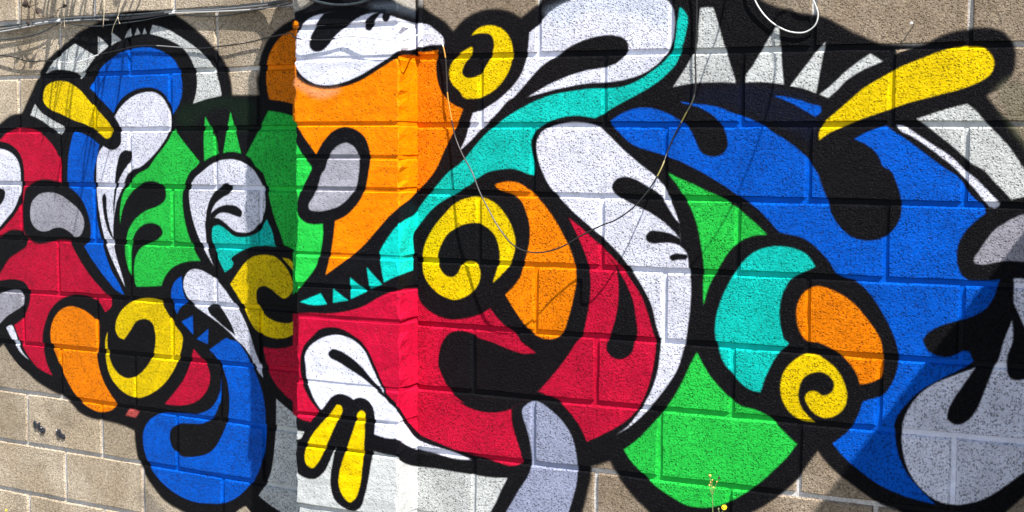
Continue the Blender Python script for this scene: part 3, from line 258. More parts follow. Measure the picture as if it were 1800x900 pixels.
def masonry(name, c_dark, c_light, pit_amt, grain_amt=.68, dens=.95, pit_h=.85, tone=(.84, 1.14)):
    g = NT(name)
    pos = g.n('ShaderNodeNewGeometry').outputs['Position']
    info = g.n('ShaderNodeObjectInfo')
    uvn = g.n('ShaderNodeUVMap', uv_map='mural')
    # sprayed edge breaks up on the grain
    wob = g.noise(pos, 260, 2, .6, out=1)
    sub = g.n('ShaderNodeVectorMath', operation='SUBTRACT'); g.l(wob, sub.inputs[0]); sub.inputs[1].default_value = (.5, .5, .5)
    scl = g.n('ShaderNodeVectorMath', operation='SCALE'); g.l(sub.outputs[0], scl.inputs[0]); scl.inputs['Scale'].default_value = .0036
    add = g.n('ShaderNodeVectorMath', operation='ADD'); g.l(uvn.outputs[0], add.inputs[0]); g.l(scl.outputs[0], add.inputs[1])
    mp = g.n('ShaderNodeMapping', vector_type='POINT')
    sx, sz = 1/(U1-U0), 1/(Z1-Z0)
    mp.inputs['Location'].default_value = (-U0*sx, -Z0*sz, 0); mp.inputs['Scale'].default_value = (sx, sz, 1)
    g.l(add.outputs[0], mp.inputs[0])
    tex = g.n('ShaderNodeTexImage', image=mural, extension='EXTEND', interpolation='Linear'); g.l(mp.outputs[0], tex.inputs[0])
    # relief of cast concrete: pits between the grains, crumbs, slow unevenness
    warp = g.noise(pos, 110, 3, .6, out=1)
    wv = g.n('ShaderNodeVectorMath', operation='MULTIPLY_ADD'); g.l(warp, wv.inputs[0]); wv.inputs[1].default_value = (.010, .010, .010); g.l(pos, wv.inputs[2])
    P = wv.outputs[0]
    v1 = g.vor(P, 135); v2 = g.vor(P, 215)
    r1 = g.n('ShaderNodeSeparateColor'); g.l(v1.outputs['Color'], r1.inputs[0])
    r2 = g.n('ShaderNodeSeparateColor'); g.l(v2.outputs['Color'], r2.inputs[0])
    patch = g.noise(pos, 14, 2, .5)
    thr = g.rng(patch, .3, .7, 1-.30*dens, 1-.58*dens)
    p1 = g.math('MULTIPLY', g.rng(v1.outputs['Distance'], .12, .42, 1, 0), g.math('GREATER_THAN', r1.outputs[0], thr))
    p2 = g.math('MULTIPLY', g.rng(v2.outputs['Distance'], .10, .50, 1, 0), g.math('GREATER_THAN', r2.outputs[0], 1-.55*dens))
    pit = g.math('MAXIMUM', p1, g.math('MULTIPLY', p2, .7))
    pit = g.math('MULTIPLY', pit, pit_amt)
    grain = g.noise(P, 185, 5, .64)
    mid = g.noise(P, 60, 3, .6)
    # concrete
    big = g.noise(pos, 5, 4, .6)
    base = g.mix(g.rng(big, .3, .7), c_dark+(1,), c_light+(1,))
    tint = g.rng(info.outputs['Random'], 0, 1, tone[0], tone[1], False)
    hsv = g.n('ShaderNodeHueSaturation'); g.l(base, hsv.inputs['Color']); g.l(tint, hsv.inputs['Value']); base = hsv.outputs[0]
    v3 = g.vor(P, 330); r3 = g.n('ShaderNodeSeparateColor'); g.l(v3.outputs['Color'], r3.inputs[0])
    agg = g.rng(r3.outputs[0], 0, 1, .70, 1.25, False)
    base = g.mix(1, base, g.mix(1, (1, 1, 1, 1), agg, 'MULTIPLY'), 'MULTIPLY')
    soot = g.rng(g.noise(pos, 3.1, 6, .68), .50, .74, 0, .50)
    base = g.mix(soot, base, (.12, .10, .08, 1))
    # paint film: uneven cover, pit bottoms darkened in colour to stand for shade
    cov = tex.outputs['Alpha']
    pit_shade = g.math('MULTIPLY', g.rng(pit, .35, .9), .48)
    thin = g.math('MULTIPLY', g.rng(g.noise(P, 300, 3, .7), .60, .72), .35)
    shade_thin = g.math('MAXIMUM', pit_shade, thin)
    cov = g.math('MULTIPLY', cov, g.math('SUBTRACT', 1.0, shade_thin))
    mottled = g.math('MULTIPLY', g.rng(g.noise(pos, 9, 4, .6), .25, .75, .82, 1.08), g.rng(g.noise(pos, 34, 5, .7), .3, .7, .90, 1.06))
    mottled = g.math('MULTIPLY', mottled, g.rng(info.outputs['Random'], 0, 1, .92, 1.06, False))
    pc = g.mix(1, tex.outputs['Color'], g.mix(1, (1, 1, 1, 1), mottled, 'MULTIPLY'), 'MULTIPLY')
    under = g.mix(.90, base, (.006, .006, .008, 1)) # near-black for shade in the missed pits, also shows through thin spots
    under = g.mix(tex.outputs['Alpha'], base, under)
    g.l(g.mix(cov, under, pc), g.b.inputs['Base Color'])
    g.put(g.b.inputs['Roughness'], g.rng(cov, 0, 1, .95, .28))
    g.put(g.b.inputs['Specular IOR Level'], .045)
    h = g.math('MULTIPLY_ADD', grain, grain_amt, g.math('MULTIPLY', mid, .30))
    h = g.math('SUBTRACT', h, g.math('MULTIPLY', pit, pit_h))
    bmp = g.n('ShaderNodeBump'); bmp.inputs['Strength'].default_value = 1.0; bmp.inputs['Distance'].default_value = 0.0085
    g.l(h, bmp.inputs['Height']); g.l(bmp.outputs[0], g.b.inputs['Normal'])
    return g.m
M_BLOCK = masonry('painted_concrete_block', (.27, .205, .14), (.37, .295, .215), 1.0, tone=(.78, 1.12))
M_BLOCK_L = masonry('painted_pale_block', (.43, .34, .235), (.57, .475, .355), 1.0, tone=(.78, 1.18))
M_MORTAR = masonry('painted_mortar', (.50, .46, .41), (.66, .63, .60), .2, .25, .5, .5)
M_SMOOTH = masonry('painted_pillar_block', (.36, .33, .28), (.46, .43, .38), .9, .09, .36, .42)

def plain(name, col, rough=.6, metal=0.0, var=.25, scale=60):
    g = NT(name); pos = g.n('ShaderNodeNewGeometry').outputs['Position']
    f = g.noise(pos, scale, 4, .6)
    a = tuple(x*(1-var) for x in col)+(1,); b = tuple(min(1, x*(1+var)) for x in col)+(1,)
    g.l(g.mix(g.rng(f, .3, .7), a, b), g.b.inputs['Base Color'])
    g.b.inputs['Roughness'].default_value = rough; g.b.inputs['Metallic'].default_value = metal
    return g.m
M_CABLE = plain('white_cable_sheath', (.72, .72, .70), .45, 0, .12)
M_GREYCABLE = plain('weathered_grey_sheath', (.34, .34, .33), .6, 0, .45, 25)
M_DARKCABLE = plain('black_cable_sheath', (.03, .04, .045), .4)
M_STEM = plain('dry_pale_stem', (.62, .52, .36), .8)
M_TWIG = plain('dry_dark_twig', (.10, .065, .04), .8)
M_LEAF = plain('withered_leaf', (.035, .022, .016), .8)
M_GREEN = plain('weed_stem', (.22, .24, .09), .7)
M_BUD = plain('orange_bud', (.75, .42, .10), .7)
M_PETAL = plain('yellow_petal', (.85, .68, .02), .6)
M_STEEL = plain('worn_steel', (.45, .42, .38), .45, .8)
M_SCRAP = plain('torn_dark_film', (.018, .02, .028), .5, 0, .6, 300)
M_SCRAPW = plain('torn_pale_film', (.62, .62, .66), .5)
M_GROUND = plain('dusty_asphalt', (.16, .15, .135), .95, 0, .35, 3)
M_SIDE = plain('grey_render', (.33, .31, .28), .9, 0, .15, 6)
# main cable: bare insulation with flecks and runs of mural paint along its length
def painted_cable(els):
    g = NT('cable_with_paint_runs')
    uv = g.n('ShaderNodeUVMap', uv_map='run'); sp = g.n('ShaderNodeSeparateXYZ'); g.l(uv.outputs[0], sp.inputs[0])
    r = g.n('ShaderNodeValToRGB'); g.l(sp.outputs[0], r.inputs[0]); r.color_ramp.interpolation = 'CONSTANT'
    r.color_ramp.elements[0].position = 0; r.color_ramp.elements[0].color = els[0][1]+(1,)
    r.color_ramp.elements[1].position = els[1][0]; r.color_ramp.elements[1].color = els[1][1]+(1,)
    for p_, c_ in els[2:]:
        e = r.color_ramp.elements.new(p_); e.color = c_+(1,)
    g.l(r.outputs[0], g.b.inputs['Base Color']); g.b.inputs['Roughness'].default_value = .4
    return g.m

# ------------------------------------------------------------------ helpers
def thing(name, label, cat, loc=(0, 0, 0), group=None, kind=None):
    o = bpy.data.objects.new(name, None); C.objects.link(o); o.location = loc; o.empty_display_size = .05
    o['label'] = label; o['category'] = cat
    if group: o['group'] = group
    if kind: o['kind'] = kind
    return o
def link(name, verts, faces, mats, parent=None, uv=None, smooth=False, fm=None, uvname='mural', loc=None):
    me = bpy.data.meshes.new(name)
    off = Vector(loc) if loc is not None else Vector((0, 0, 0))
    me.from_pydata([tuple(Vector(v)-off) for v in verts], [], faces)
    for m in (mats if isinstance(mats, (list, tuple)) else [mats]): me.materials.append(m)
    if uv is not None:
        ul = me.uv_layers.new(name=uvname)
        for p_ in me.polygons:
            for li in p_.loop_indices:
                ul.data[li].uv = uv(p_, li, me)
    if fm is not None: me.polygons.foreach_set('material_index', fm)
    if smooth: me.polygons.foreach_set('use_smooth', [True]*len(me.polygons))
    o = bpy.data.objects.new(name, me); C.objects.link(o)
    if parent is not None:
        o.parent = parent; o.location = off-parent.location
    else: o.location = off
    return o
def tag(o, label, cat, group=None):
    o['label'] = label; o['category'] = cat
    if group: o['group'] = group
    return o

# ------------------------------------------------------------------ flat block walls
CH = .0050        # worn arris
def make_block(parent, F, us, s0, s1, za, zb, zc, zd, mat):
    """block face between s0,s1; za/zb = lower edge at s0/s1, zc/zd = upper edge; F(s,z,d) places it; us = u of s"""
    n, m = 6, 3
    j = lambda a: random.gauss(0, a)
    per = []
    def lerp(a, b, t): return a+(b-a)*t
    for i in range(n): t = i/n; per.append((lerp(s0, s1, t), lerp(za, zb, t), 0, 1))
    for i in range(m): t = i/m; per.append((s1, lerp(zb, zd, t), -1, 0))
    for i in range(n): t = i/n; per.append((lerp(s1, s0, t), lerp(zd, zc, t), 0, -1))
    for i in range(m): t = i/m; per.append((s0, lerp(zc, za, t), 1, 0))
    corners = {0: (1, 1), n: (-1, 1), n+m: (-1, -1), 2*n+m: (1, -1)}
    proud = random.uniform(-.0005, .0010)
    V, sz = [], []
    N = len(per)
    for ring in range(3):
        for i, (s, z, nx, nz) in enumerate(per):
            if i in corners: nx, nz = corners[i]
            if ring == 0:
                c = random.uniform(.8, 1.3)
                q = (s+nx*c*(.0032 if nx > 0 else .0050)+j(.0006), z+nz*c*(.0032 if nz > 0 else .0058)+j(.0006), proud)
            elif ring == 1: q = (s+j(.0005), z+j(.0005), -.0066)
            else: q = (s, z, -.03)
            V.append(F(*q)); sz.append((us(q[0]), q[1]))
    Fc = [list(range(N))]
    for r in range(2):
        for i in range(N):
            k = (i+1) % N
            Fc.append([r*N+k, r*N+i, (r+1)*N+i, (r+1)*N+k])
    Fc[0] = Fc[0]
    Fc.append([2*N+i for i in range(N)][::-1])
    loc = F((s0+s1)/2, za, -.03)
    return link('block', V, Fc, mat, parent, uv=lambda p_, li, me: sz[me.loops[li].vertex_index], loc=loc)
JW = .0062        # half a joint
def build_wall(parent, F, us, lines, joints, smin, smax, mat):
    """lines: [(a,b)] z=a+b*s from the top down; joints[i]: sorted s of the upright joints in the course under line i"""
    for i in range(len(lines)-1):
        js = [smin]+[q for q in joints[i] if smin+.05 < q < smax-.03]+[smax]
        (a1, b1), (a0, b0) = lines[i], lines[i+1]
        for s0, s1 in zip(js[:-1], js[1:]):
            e0 = JW if s0 != smin else .0012; e1 = JW if s1 != smax else .001
            p0, p1 = s0+e0, s1-e1
            make_block(parent, F, us, p0, p1, a0+b0*p0+JW, a0+b0*p1+JW, a1+b1*p0-JW, a1+b1*p1-JW, mat)
    # mortar: one bed behind all the blocks, hollowed a little
    nx = 60; zt, zb = lines[0][0]-.004, lines[-1][0]
    nz = 60
    V = []; sz = []
    for k in range(nz+1):
        for i in range(nx+1):
            s = smin+(smax-smin)*i/nx; z = zb+(zt-zb)*k/nz
            V.append(F(s, z, -.0062+random.gauss(0, .0006))); sz.append((us(s), z))
    Fc = [[k*(nx+1)+i, k*(nx+1)+i+1, (k+1)*(nx+1)+i+1, (k+1)*(nx+1)+i] for k in range(nz) for i in range(nx)]
    nv = len(V)
    for (s, z) in ((smin, zb), (smax, zb), (smax, zt), (smin, zt)): V.append(F(s, z, -.16)); sz.append((us(s), z))
    Fc.append([nv+3, nv+2, nv+1, nv])
    tl = nz*(nx+1)
    Fc += [[nv, nv+1]+[i for i in range(nx, -1, -1)], [nv+2, nv+3]+[tl+i for i in range(nx+1)],
           [nv+3, nv]+[k*(nx+1) for k in range(nz+1)], [nv+1, nv+2]+[k*(nx+1)+nx for k in range(nz, -1, -1)]]
    link('mortar', V, Fc, M_MORTAR, parent, uv=lambda p_, li, me: sz[me.loops[li].vertex_index], smooth=False, loc=F((smin+smax)/2, zb, -.1))

def fill(known, smin, smax, pitch=.398):
    k = sorted(known)
    while k[0]-pitch > smin+.06: k.insert(0, k[0]-pitch)
    while k[-1]+pitch < smax-.06: k.append(k[-1]+pitch)
    return k

rw = thing('concrete_block_wall', 'long painted concrete block wall right of the pillar, with the yellow spiral and big blue shape', 'wall', (XS, 0, GROUND))
RL = [(.602, 0), (.403, 0), (.204, -.004), (.0048, -.0073), (-.1978, -.0022), (-.3996, -.0028), (-.6051, .0036), (-.8043, -.0004), (-.9995, .0038), (-1.1969, -.0008), (-1.397, 0), (-1.598, 0), (-1.799, 0), (-2.0, 0)]
RJ = [[-.31, .09, .49, .89], [-.12, .28, .68, 1.08], [-.119, .287, .682, 1.076][0:0]+[-.31, .09, .49, .89], [-.308, .09, .491, .889], [-.135, .276, .678, 1.076], [-.313, .086, .487, .885], [-.123, .278, .684, 1.078],
      [-.329, .072, .478, .877], [-.129, .27, .669, 1.069], [-.328, .074, .476, .875], [-.13, .27, .67, 1.07], [-.33, .07, .47, .87], [-.13, .27, .67, 1.07]]
RJ[2] = [-.119, .287, .682, 1.076]; RJ[1] = [-.31, .09, .49, .89]; RJ[0] = [-.12, .28, .68, 1.08]
RMIN, RMAX = XS-.006, 2.0
build_wall(rw, right, lambda s: s, RL, [fill(j, RMIN, RMAX) for j in RJ], RMIN, RMAX, M_BLOCK)

lw = thing('concrete_block_wall', 'recessed concrete block wall left of the pillar, half bare, with the green and blue swirling figure', 'wall', (-3.2, left(-3.2, 0).y, GROUND))
LL = [(.602, 0), (.402, 0), (.2015, .0), (-.0009, .0015), (-.1954, .0041), (-.3981, .0032), (-.5888, .0103), (-.7865, .0127), (-.991, .0108), (-1.206, .0003), (-1.4013, .0025), (-1.5919, .0039), (-1.795, 0), (-2.0, 0)]
LJ = [[-2.19, -1.79, -1.39], [-2.386, -1.976, -1.583], [-2.163, -1.801, -1.387], [-2.392, -1.985, -1.606, -1.2], [-2.169, -1.808, -1.396], [-2.393, -1.993, -1.603, -1.2], [-2.194, -1.815, -1.403], [-2.394, -1.99, -1.611, -1.2],
      [-2.191, -1.801, -1.388], [-2.388, -1.979, -1.597, -1.19], [-2.181, -1.77, -1.384], [-2.39, -1.98, -1.6, -1.2], [-2.19, -1.79, -1.39]]
LMIN, LMAX = -3.2, SL+.14
build_wall(lw, left, lambda s: s-SL+UL, LL, [fill(j, LMIN, LMAX) for j in LJ], LMIN, LMAX, M_BLOCK_L)

# ------------------------------------------------------------------ pillar of single blocks
pl = thing('block_pillar', 'projecting block pillar with the orange snout, white mouth and two yellow fingers painted on it', 'pillar', ((XL+XS)/2, 0, GROUND))
PZ = [.602, .402, .302, .204, .101, .003, -.194, -.2945, -.392, -.5955, -.692, -.789, -.996, -1.0995, -1.199, -1.392, -1.495, -1.598, -1.799, -2.0]
def pillar_uv(co, n):
    if abs(n.x) > abs(n.y) and n.x > 0 or (abs(n.x) > .6 and co.x > (XL+XS)/2): return (XS+co.y, co.z)
    if n.x < -.75: return (UF-(co.y+DP), co.z)
    return (co.x-DP, co.z)
def pillar_block(z0, z1):
    plan = []          # cross-section from the back left round the front to the back right, with inward normals
    ybl = YL+XL*math.tan(AL)+.01
    c = .004
    plan.append((XL, ybl, 1, 0)); plan.append((XL, -.02, 1, 0)); plan.append((XL, -DP+c, 1, 0)); plan.append((XL+c, -DP, 0, 1))
    for i in range(1, 6): plan.append((XL+(XS-XL)*i/6, -DP, 0, 1))
    c2 = .005
    plan.append((XS-c2, -DP, 0, 1)); plan.append((XS, -DP+c2, -1, 0)); plan.append((XS, -.055, -1, 0)); plan.append((XS, .014, -1, 0))
    lv = [(z0, CH), (z0+CH, 0)]+[(z0+CH+(z1-z0-2*CH)*t, 0) for t in ((.25, .5, .75) if z1-z0 < .12 else (.12, .25, .38, .5, .62, .75, .88))]+[(z1-CH, 0), (z1, CH)]
    V = []; N = len(plan)
    tw = random.uniform(-.0032, .0032)
    for z, ins in lv:
        for i, (x, y, nx, ny) in enumerate(plan):
            q = .0028 if i in (2, 3, 9, 10) else .0004
            V.append(Vector((x+nx*ins+random.gauss(0, q)+(0 if i in (0, N-1) else tw), y+ny*ins+random.gauss(0, .0005)+(0 if i in (0, N-1) else tw), z+random.gauss(0, .0004))))
    Fc = []
    for r in range(len(lv)-1):
        for i in range(N-1): Fc.append([r*N+i, r*N+i+1, (r+1)*N+i+1, (r+1)*N+i])
    Fc.append([i for i in range(N)][::-1]); Fc.append([(len(lv)-1)*N+i for i in range(N)])
    for r in range(len(lv)-1): Fc.append([r*N+N-1, r*N, (r+1)*N, (r+1)*N+N-1])
    loc = Vector(((XL+XS)/2, -.05, z0))
    return link('block', V, Fc, M_SMOOTH, pl, uv=lambda p_, li, me: pillar_uv(me.vertices[me.loops[li].vertex_index].co+loc, p_.normal), loc=loc)
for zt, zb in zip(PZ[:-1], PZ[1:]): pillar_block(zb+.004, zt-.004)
b = .0050
V = [Vector((x, y, z)) for z in (GROUND, .597) for x, y in ((XL+b, .05), (XL+b, -DP+b), (XS-b+.002, -DP+b), (XS-b+.002, .02))]
core_loc = Vector(((XL+XS)/2, -.05, GROUND))
link('mortar', V, [[0, 1, 5, 4], [1, 2, 6, 5], [2, 3, 7, 6], [3, 0, 4, 7], [0, 3, 2, 1], [4, 5, 6, 7]], M_MORTAR, pl,
     uv=lambda p_, li, me: pillar_uv(me.vertices[me.loops[li].vertex_index].co+core_loc, p_.normal), loc=core_loc)

# ------------------------------------------------------------------ cables, stems
def smooth_path(P, k=5):
    P = [Vector(q) for q in P]; out = []
    for i in range(len(P)-1):
        p0 = P[max(i-1, 0)]; p1 = P[i]; p2 = P[i+1]; p3 = P[min(i+2, len(P)-1)]
        d1 = max((p1-p0).length, 1e-5); d2 = max((p2-p1).length, 1e-5); d3 = max((p3-p2).length, 1e-5)
        m1 = ((p2-p1)/d2*d1+(p1-p0)/d1*d2)/(d1+d2)*d2 if i > 0 else p2-p1
        m2 = ((p3-p2)/d3*d2+(p2-p1)/d2*d3)/(d2+d3)*d2 if i < len(P)-2 else p2-p1
        for j in range(k):
            t = j/k
            out.append((2*t**3-3*t*t+1)*p1+(t**3-2*t*t+t)*m1+(-2*t**3+3*t*t)*p2+(t**3-t*t)*m2)
    out.append(P[-1]); return out
def tube(P, r0, r1=None, sides=7):
    r1 = r0 if r1 is None else r1
    V, Fc, run = [], [], []
    n = len(P); up = Vector((.13, .2, .97)); L = 0
    lens = [0]
    for i in range(1, n): lens.append(lens[-1]+(P[i]-P[i-1]).length)
    for i, p in enumerate(P):
        t = (P[min(i+1, n-1)]-P[max(i-1, 0)]).normalized()
        a = t.cross(up)
        if a.length < 1e-3: a = t.cross(Vector((1, 0, 0)))
        a.normalize(); b_ = a.cross(t); up = b_
        r = r0+(r1-r0)*i/max(n-1, 1)
        for k in range(sides):
            an = 2*math.pi*k/sides
            V.append(p+a*(r*math.cos(an))+b_*(r*math.sin(an))); run.append(lens[i]/max(lens[-1], 1e-6))
    for i in range(n-1):
        for k in range(sides):
            q = (k+1) % sides
            Fc.append([i*sides+k, i*sides+q, (i+1)*sides+q, (i+1)*sides+k])
    Fc.append(list(range(sides))[::-1]); Fc.append([(n-1)*sides+k for k in range(sides)])
    return V, Fc, run
MAIN_CABLE=[(-2.6048,0.1948,0.0947),(-2.4738,0.1849,0.0797),(-2.3882,0.1765,0.0684),(-2.3307,0.1742,0.0541),(-2.2084,0.1671,0.0505),(-2.1647,0.1658,0.0473),(-2.0999,0.1569,0.0410),(-2.0231,0.1492,0.0448),(-1.9612,0.1505,0.0616),(-1.8702,0.1457,0.0750),(-1.7267,0.1330,0.0899),(-1.5899,0.1227,0.0811),(-1.4826,0.1167,0.0717),(-1.3501,0.1008,0.0743),(-1.2255,0.0934,0.0832),(-1.1744,0.0876,0.0905),(-1.1112,0.0648,0.0959),(-1.0321,0.0188,0.0970),(-0.9478,-0.0577,0.0899),(-0.8774,-0.1230,0.0669),(-0.8122,-0.1230,0.0613),(-0.7575,-0.1210,0.0614),(-0.7102,-0.1210,0.0684),(-0.6353,-0.1270,0.0638),(-0.5544,-0.1290,0.0526),(-0.5090,-0.1230,0.0483),(-0.4711,-0.1310,0.0548),(-0.4919,-0.0200,0.0757),(-0.4630,-0.0120,0.0770),(-0.4375,-0.0120,0.0542),(-0.4227,-0.0140,0.0148),(-0.4179,-0.0120,-0.0443),(-0.4133,-0.0130,-0.1120),(-0.4015,-0.0130,-0.1715),(-0.3861,-0.0160,-0.2309),(-0.3531,-0.0300,-0.2850),(-0.3095,-0.0500,-0.3366),(-0.2822,-0.0580,-0.3895),(-0.2497,-0.0620,-0.4421),(-0.2031,-0.0720,-0.5036),(-0.1526,-0.0800,-0.5477),(-0.1054,-0.0830,-0.5622),(-0.0566,-0.0830,-0.5603),(-0.0103,-0.0750,-0.5461),(0.0446,-0.0600,-0.5127),(0.1085,-0.0550,-0.4804),(0.1671,-0.0850,-0.4599),(0.2186,-0.0880,-0.4239),(0.2559,-0.0780,-0.3781),(0.2840,-0.0450,-0.3095),(0.2860,-0.0200,-0.2782),(0.3088,-0.0120,-0.2201),(0.3346,-0.0120,-0.1734),(0.3600,-0.0120,-0.1224),(0.3635,-0.0100,-0.0759),(0.3608,-0.0100,-0.0141),(0.3631,-0.0100,0.0474),(0.3639,-0.0120,0.1393),(0.3668,-0.0200,0.2299),(0.3711,-0.0300,0.3797)]
LOOP_CABLE=[(0.5059,-0.0880,0.1386),(0.5267,-0.0850,0.2101),(0.5636,-0.0830,0.3177),(0.5434,-0.0500,0.3931),(0.5193,-0.0200,0.2214),(0.5231,-0.0120,0.1397),(0.5464,-0.0090,0.0984),(0.5855,-0.0080,0.0625),(0.6316,-0.0070,0.0430),(0.6650,-0.0070,0.0434),(0.6890,-0.0080,0.0602),(0.6961,-0.0090,0.0879),(0.6888,-0.0120,0.1129),(0.6809,-0.0180,0.1318),(0.6968,-0.0500,0.2512),(0.7292,-0.0950,0.3428),(0.7795,-0.1200,0.2860),(0.7981,-0.1430,0.2605),(0.8232,-0.1900,0.2399),(0.7943,-0.2260,0.1698),(0.7495,-0.2500,0.1366)]
WIRE_A=[(-2.6690,0.1996,0.1666),(-2.4726,0.1869,0.1761),(-2.3115,0.1738,0.1861),(-2.1510,0.1648,0.1939),(-2.0687,0.1576,0.1901),(-1.9655,0.1499,0.1855),(-1.8490,0.1401,0.1882),(-1.7225,0.1307,0.1904),(-1.5741,0.1215,0.1992),(-1.4021,0.1077,0.1966),(-1.2207,0.0891,0.1984),(-1.1698,0.0832,0.1994),(-1.1100,0.0647,0.2005),(-1.0310,0.0187,0.1998),(-0.9353,-0.0737,0.1951),(-0.8578,-0.1310,0.2064),(-0.8006,-0.1230,0.2113),(-0.6622,-0.1310,0.2004),(-0.5858,-0.1410,0.2189)]
WIRE_B=[(-2.6618,0.1930,0.1593),(-2.4658,0.1803,0.1668),(-2.3061,0.1684,0.1792),(-2.1457,0.1594,0.1891),(-2.0041,0.1477,0.1909),(-1.8441,0.1348,0.1836),(-1.7177,0.1253,0.1858),(-1.5696,0.1162,0.1937),(-1.3978,0.1023,0.1902),(-1.2176,0.0848,0.1886),(-1.1667,0.0790,0.1896),(-1.1070,0.0605,0.1908),(-1.0272,0.0134,0.1901),(-0.9331,-0.0769,0.1842),(-0.8579,-0.1310,0.1944),(-0.7655,-0.1290,0.1954),(-0.6926,-0.1310,0.1985),(-0.6057,-0.1410,0.2116)]
WIRE_C=[(-2.6732,0.2039,0.1845),(-2.4769,0.1912,0.1872),(-2.3159,0.1781,0.1908),(-2.1553,0.1691,0.1965),(-2.0123,0.1564,0.1981),(-1.8527,0.1444,0.1988),(-1.7261,0.1349,0.1988),(-1.5777,0.1258,0.2017),(-1.4055,0.1119,0.2009),(-1.2239,0.0933,0.2046),(-1.1729,0.0875,0.2055),(-1.1131,0.0690,0.2066),(-1.0340,0.0229,0.2058),(-0.9391,-0.0684,0.1976),(-0.8579,-0.1310,0.1927),(-0.8085,-0.1270,0.1772),(-0.7492,-0.1230,0.1648),(-0.6940,-0.1230,0.1623),(-0.6388,-0.1270,0.1679),(-0.5824,-0.1310,0.1866),(-0.5269,-0.1410,0.2159)]
WIRE_D=[(-2.6605,0.1909,0.1309),(-2.4646,0.1782,0.1367),(-2.3389,0.1708,0.1405),(-2.2158,0.1636,0.1609),(-2.1439,0.1602,0.1850),(-2.0469,0.1489,0.1743),(-1.9422,0.1391,0.1655),(-1.8435,0.1337,0.1695),(-1.7189,0.1264,0.1760),(-1.5706,0.1173,0.1890),(-1.4517,0.1084,0.1795),(-1.3230,0.0987,0.1754),(-1.2225,0.0912,0.1838),(-1.1423,0.0772,0.1903),(-1.0860,0.0629,0.2030),(-1.0540,0.0505,0.2312)]
CLIPS=[(-2.1480,0.1645,0.1938),(-1.5715,0.1213,0.1971)]
PIPE=[(-0.5086,-0.0120,0.0207),(-0.5085,-0.0120,0.1786)]
NAIL=[(0.9407,0.0000,0.0530)]
SCRAPS=[(-2.3148,0.1851,-1.3334),(-2.1951,0.1761,-1.3485)]
WEED=[(0.4684,-0.1200,-1.2490),(0.4659,-0.1200,-1.1947),(0.4639,-0.1200,-1.1731),(0.4605,-0.1200,-1.1610),(0.4586,-0.1200,-1.1426),(0.4681,-0.1180,-1.1746),(0.4581,-0.1220,-1.1687),(0.4780,-0.1200,-1.1575),(0.4842,-0.1200,-1.1459),(0.4645,-0.1180,-1.1548)]
FLOWER=[(0.4998,-0.1200,-1.2248),(0.4907,-0.1200,-1.2462),(0.4841,-0.1200,-1.2314),(0.4953,-0.1200,-1.2378)]
WEED_LEFT=[(-2.3977,0.0910,-1.6469),(-2.3890,0.0903,-1.6743)]
STEMS=[[(-1.7901,0.1056,0.3269),(-1.8076,0.1170,0.2500),(-1.8111,0.1172,0.2224),(-1.8232,0.1181,0.1913),(-1.8458,0.1218,0.1626),(-1.8640,0.1292,0.1318)],[(-1.8232,0.1181,0.1913),(-1.8179,0.1178,0.1751),(-1.8125,0.1173,0.1669)],[(-2.0959,0.1386,0.3263),(-2.0947,0.1385,0.2651),(-2.0930,0.1384,0.2241),(-2.0969,0.1387,0.1937),(-2.0970,0.1407,0.1631)],[(-2.1000,0.1389,0.1917),(-2.1145,0.1420,0.1823),(-2.1271,0.1459,0.1708)],[(-2.1158,0.1351,0.2820),(-2.1286,0.1360,0.2582),(-2.1422,0.1380,0.2426)],[(-1.8889,0.1231,0.2942),(-1.8929,0.1234,0.1945),(-1.9003,0.1259,0.1589)],[(-2.2993,0.1338,0.3360),(-2.2859,0.1328,0.2731),(-2.2557,0.1305,0.2488),(-2.2257,0.1282,0.2246),(-2.1952,0.1310,0.2030),(-2.1857,0.1353,0.1968)],[(-2.2557,0.1305,0.2488),(-2.2309,0.1286,0.2516),(-2.2092,0.1270,0.2567)],[(-2.2767,0.1321,0.2685),(-2.2656,0.1312,0.2306),(-2.2631,0.1361,0.1978)],[(-2.2885,0.1229,0.3136),(-2.2918,0.1232,0.2206),(-2.3082,0.1344,0.1702)],[(-2.1045,0.1392,0.2411),(-2.1258,0.1408,0.2339),(-2.1415,0.1420,0.2142),(-2.1660,0.1438,0.2050),(-2.1906,0.1457,0.1999)]]
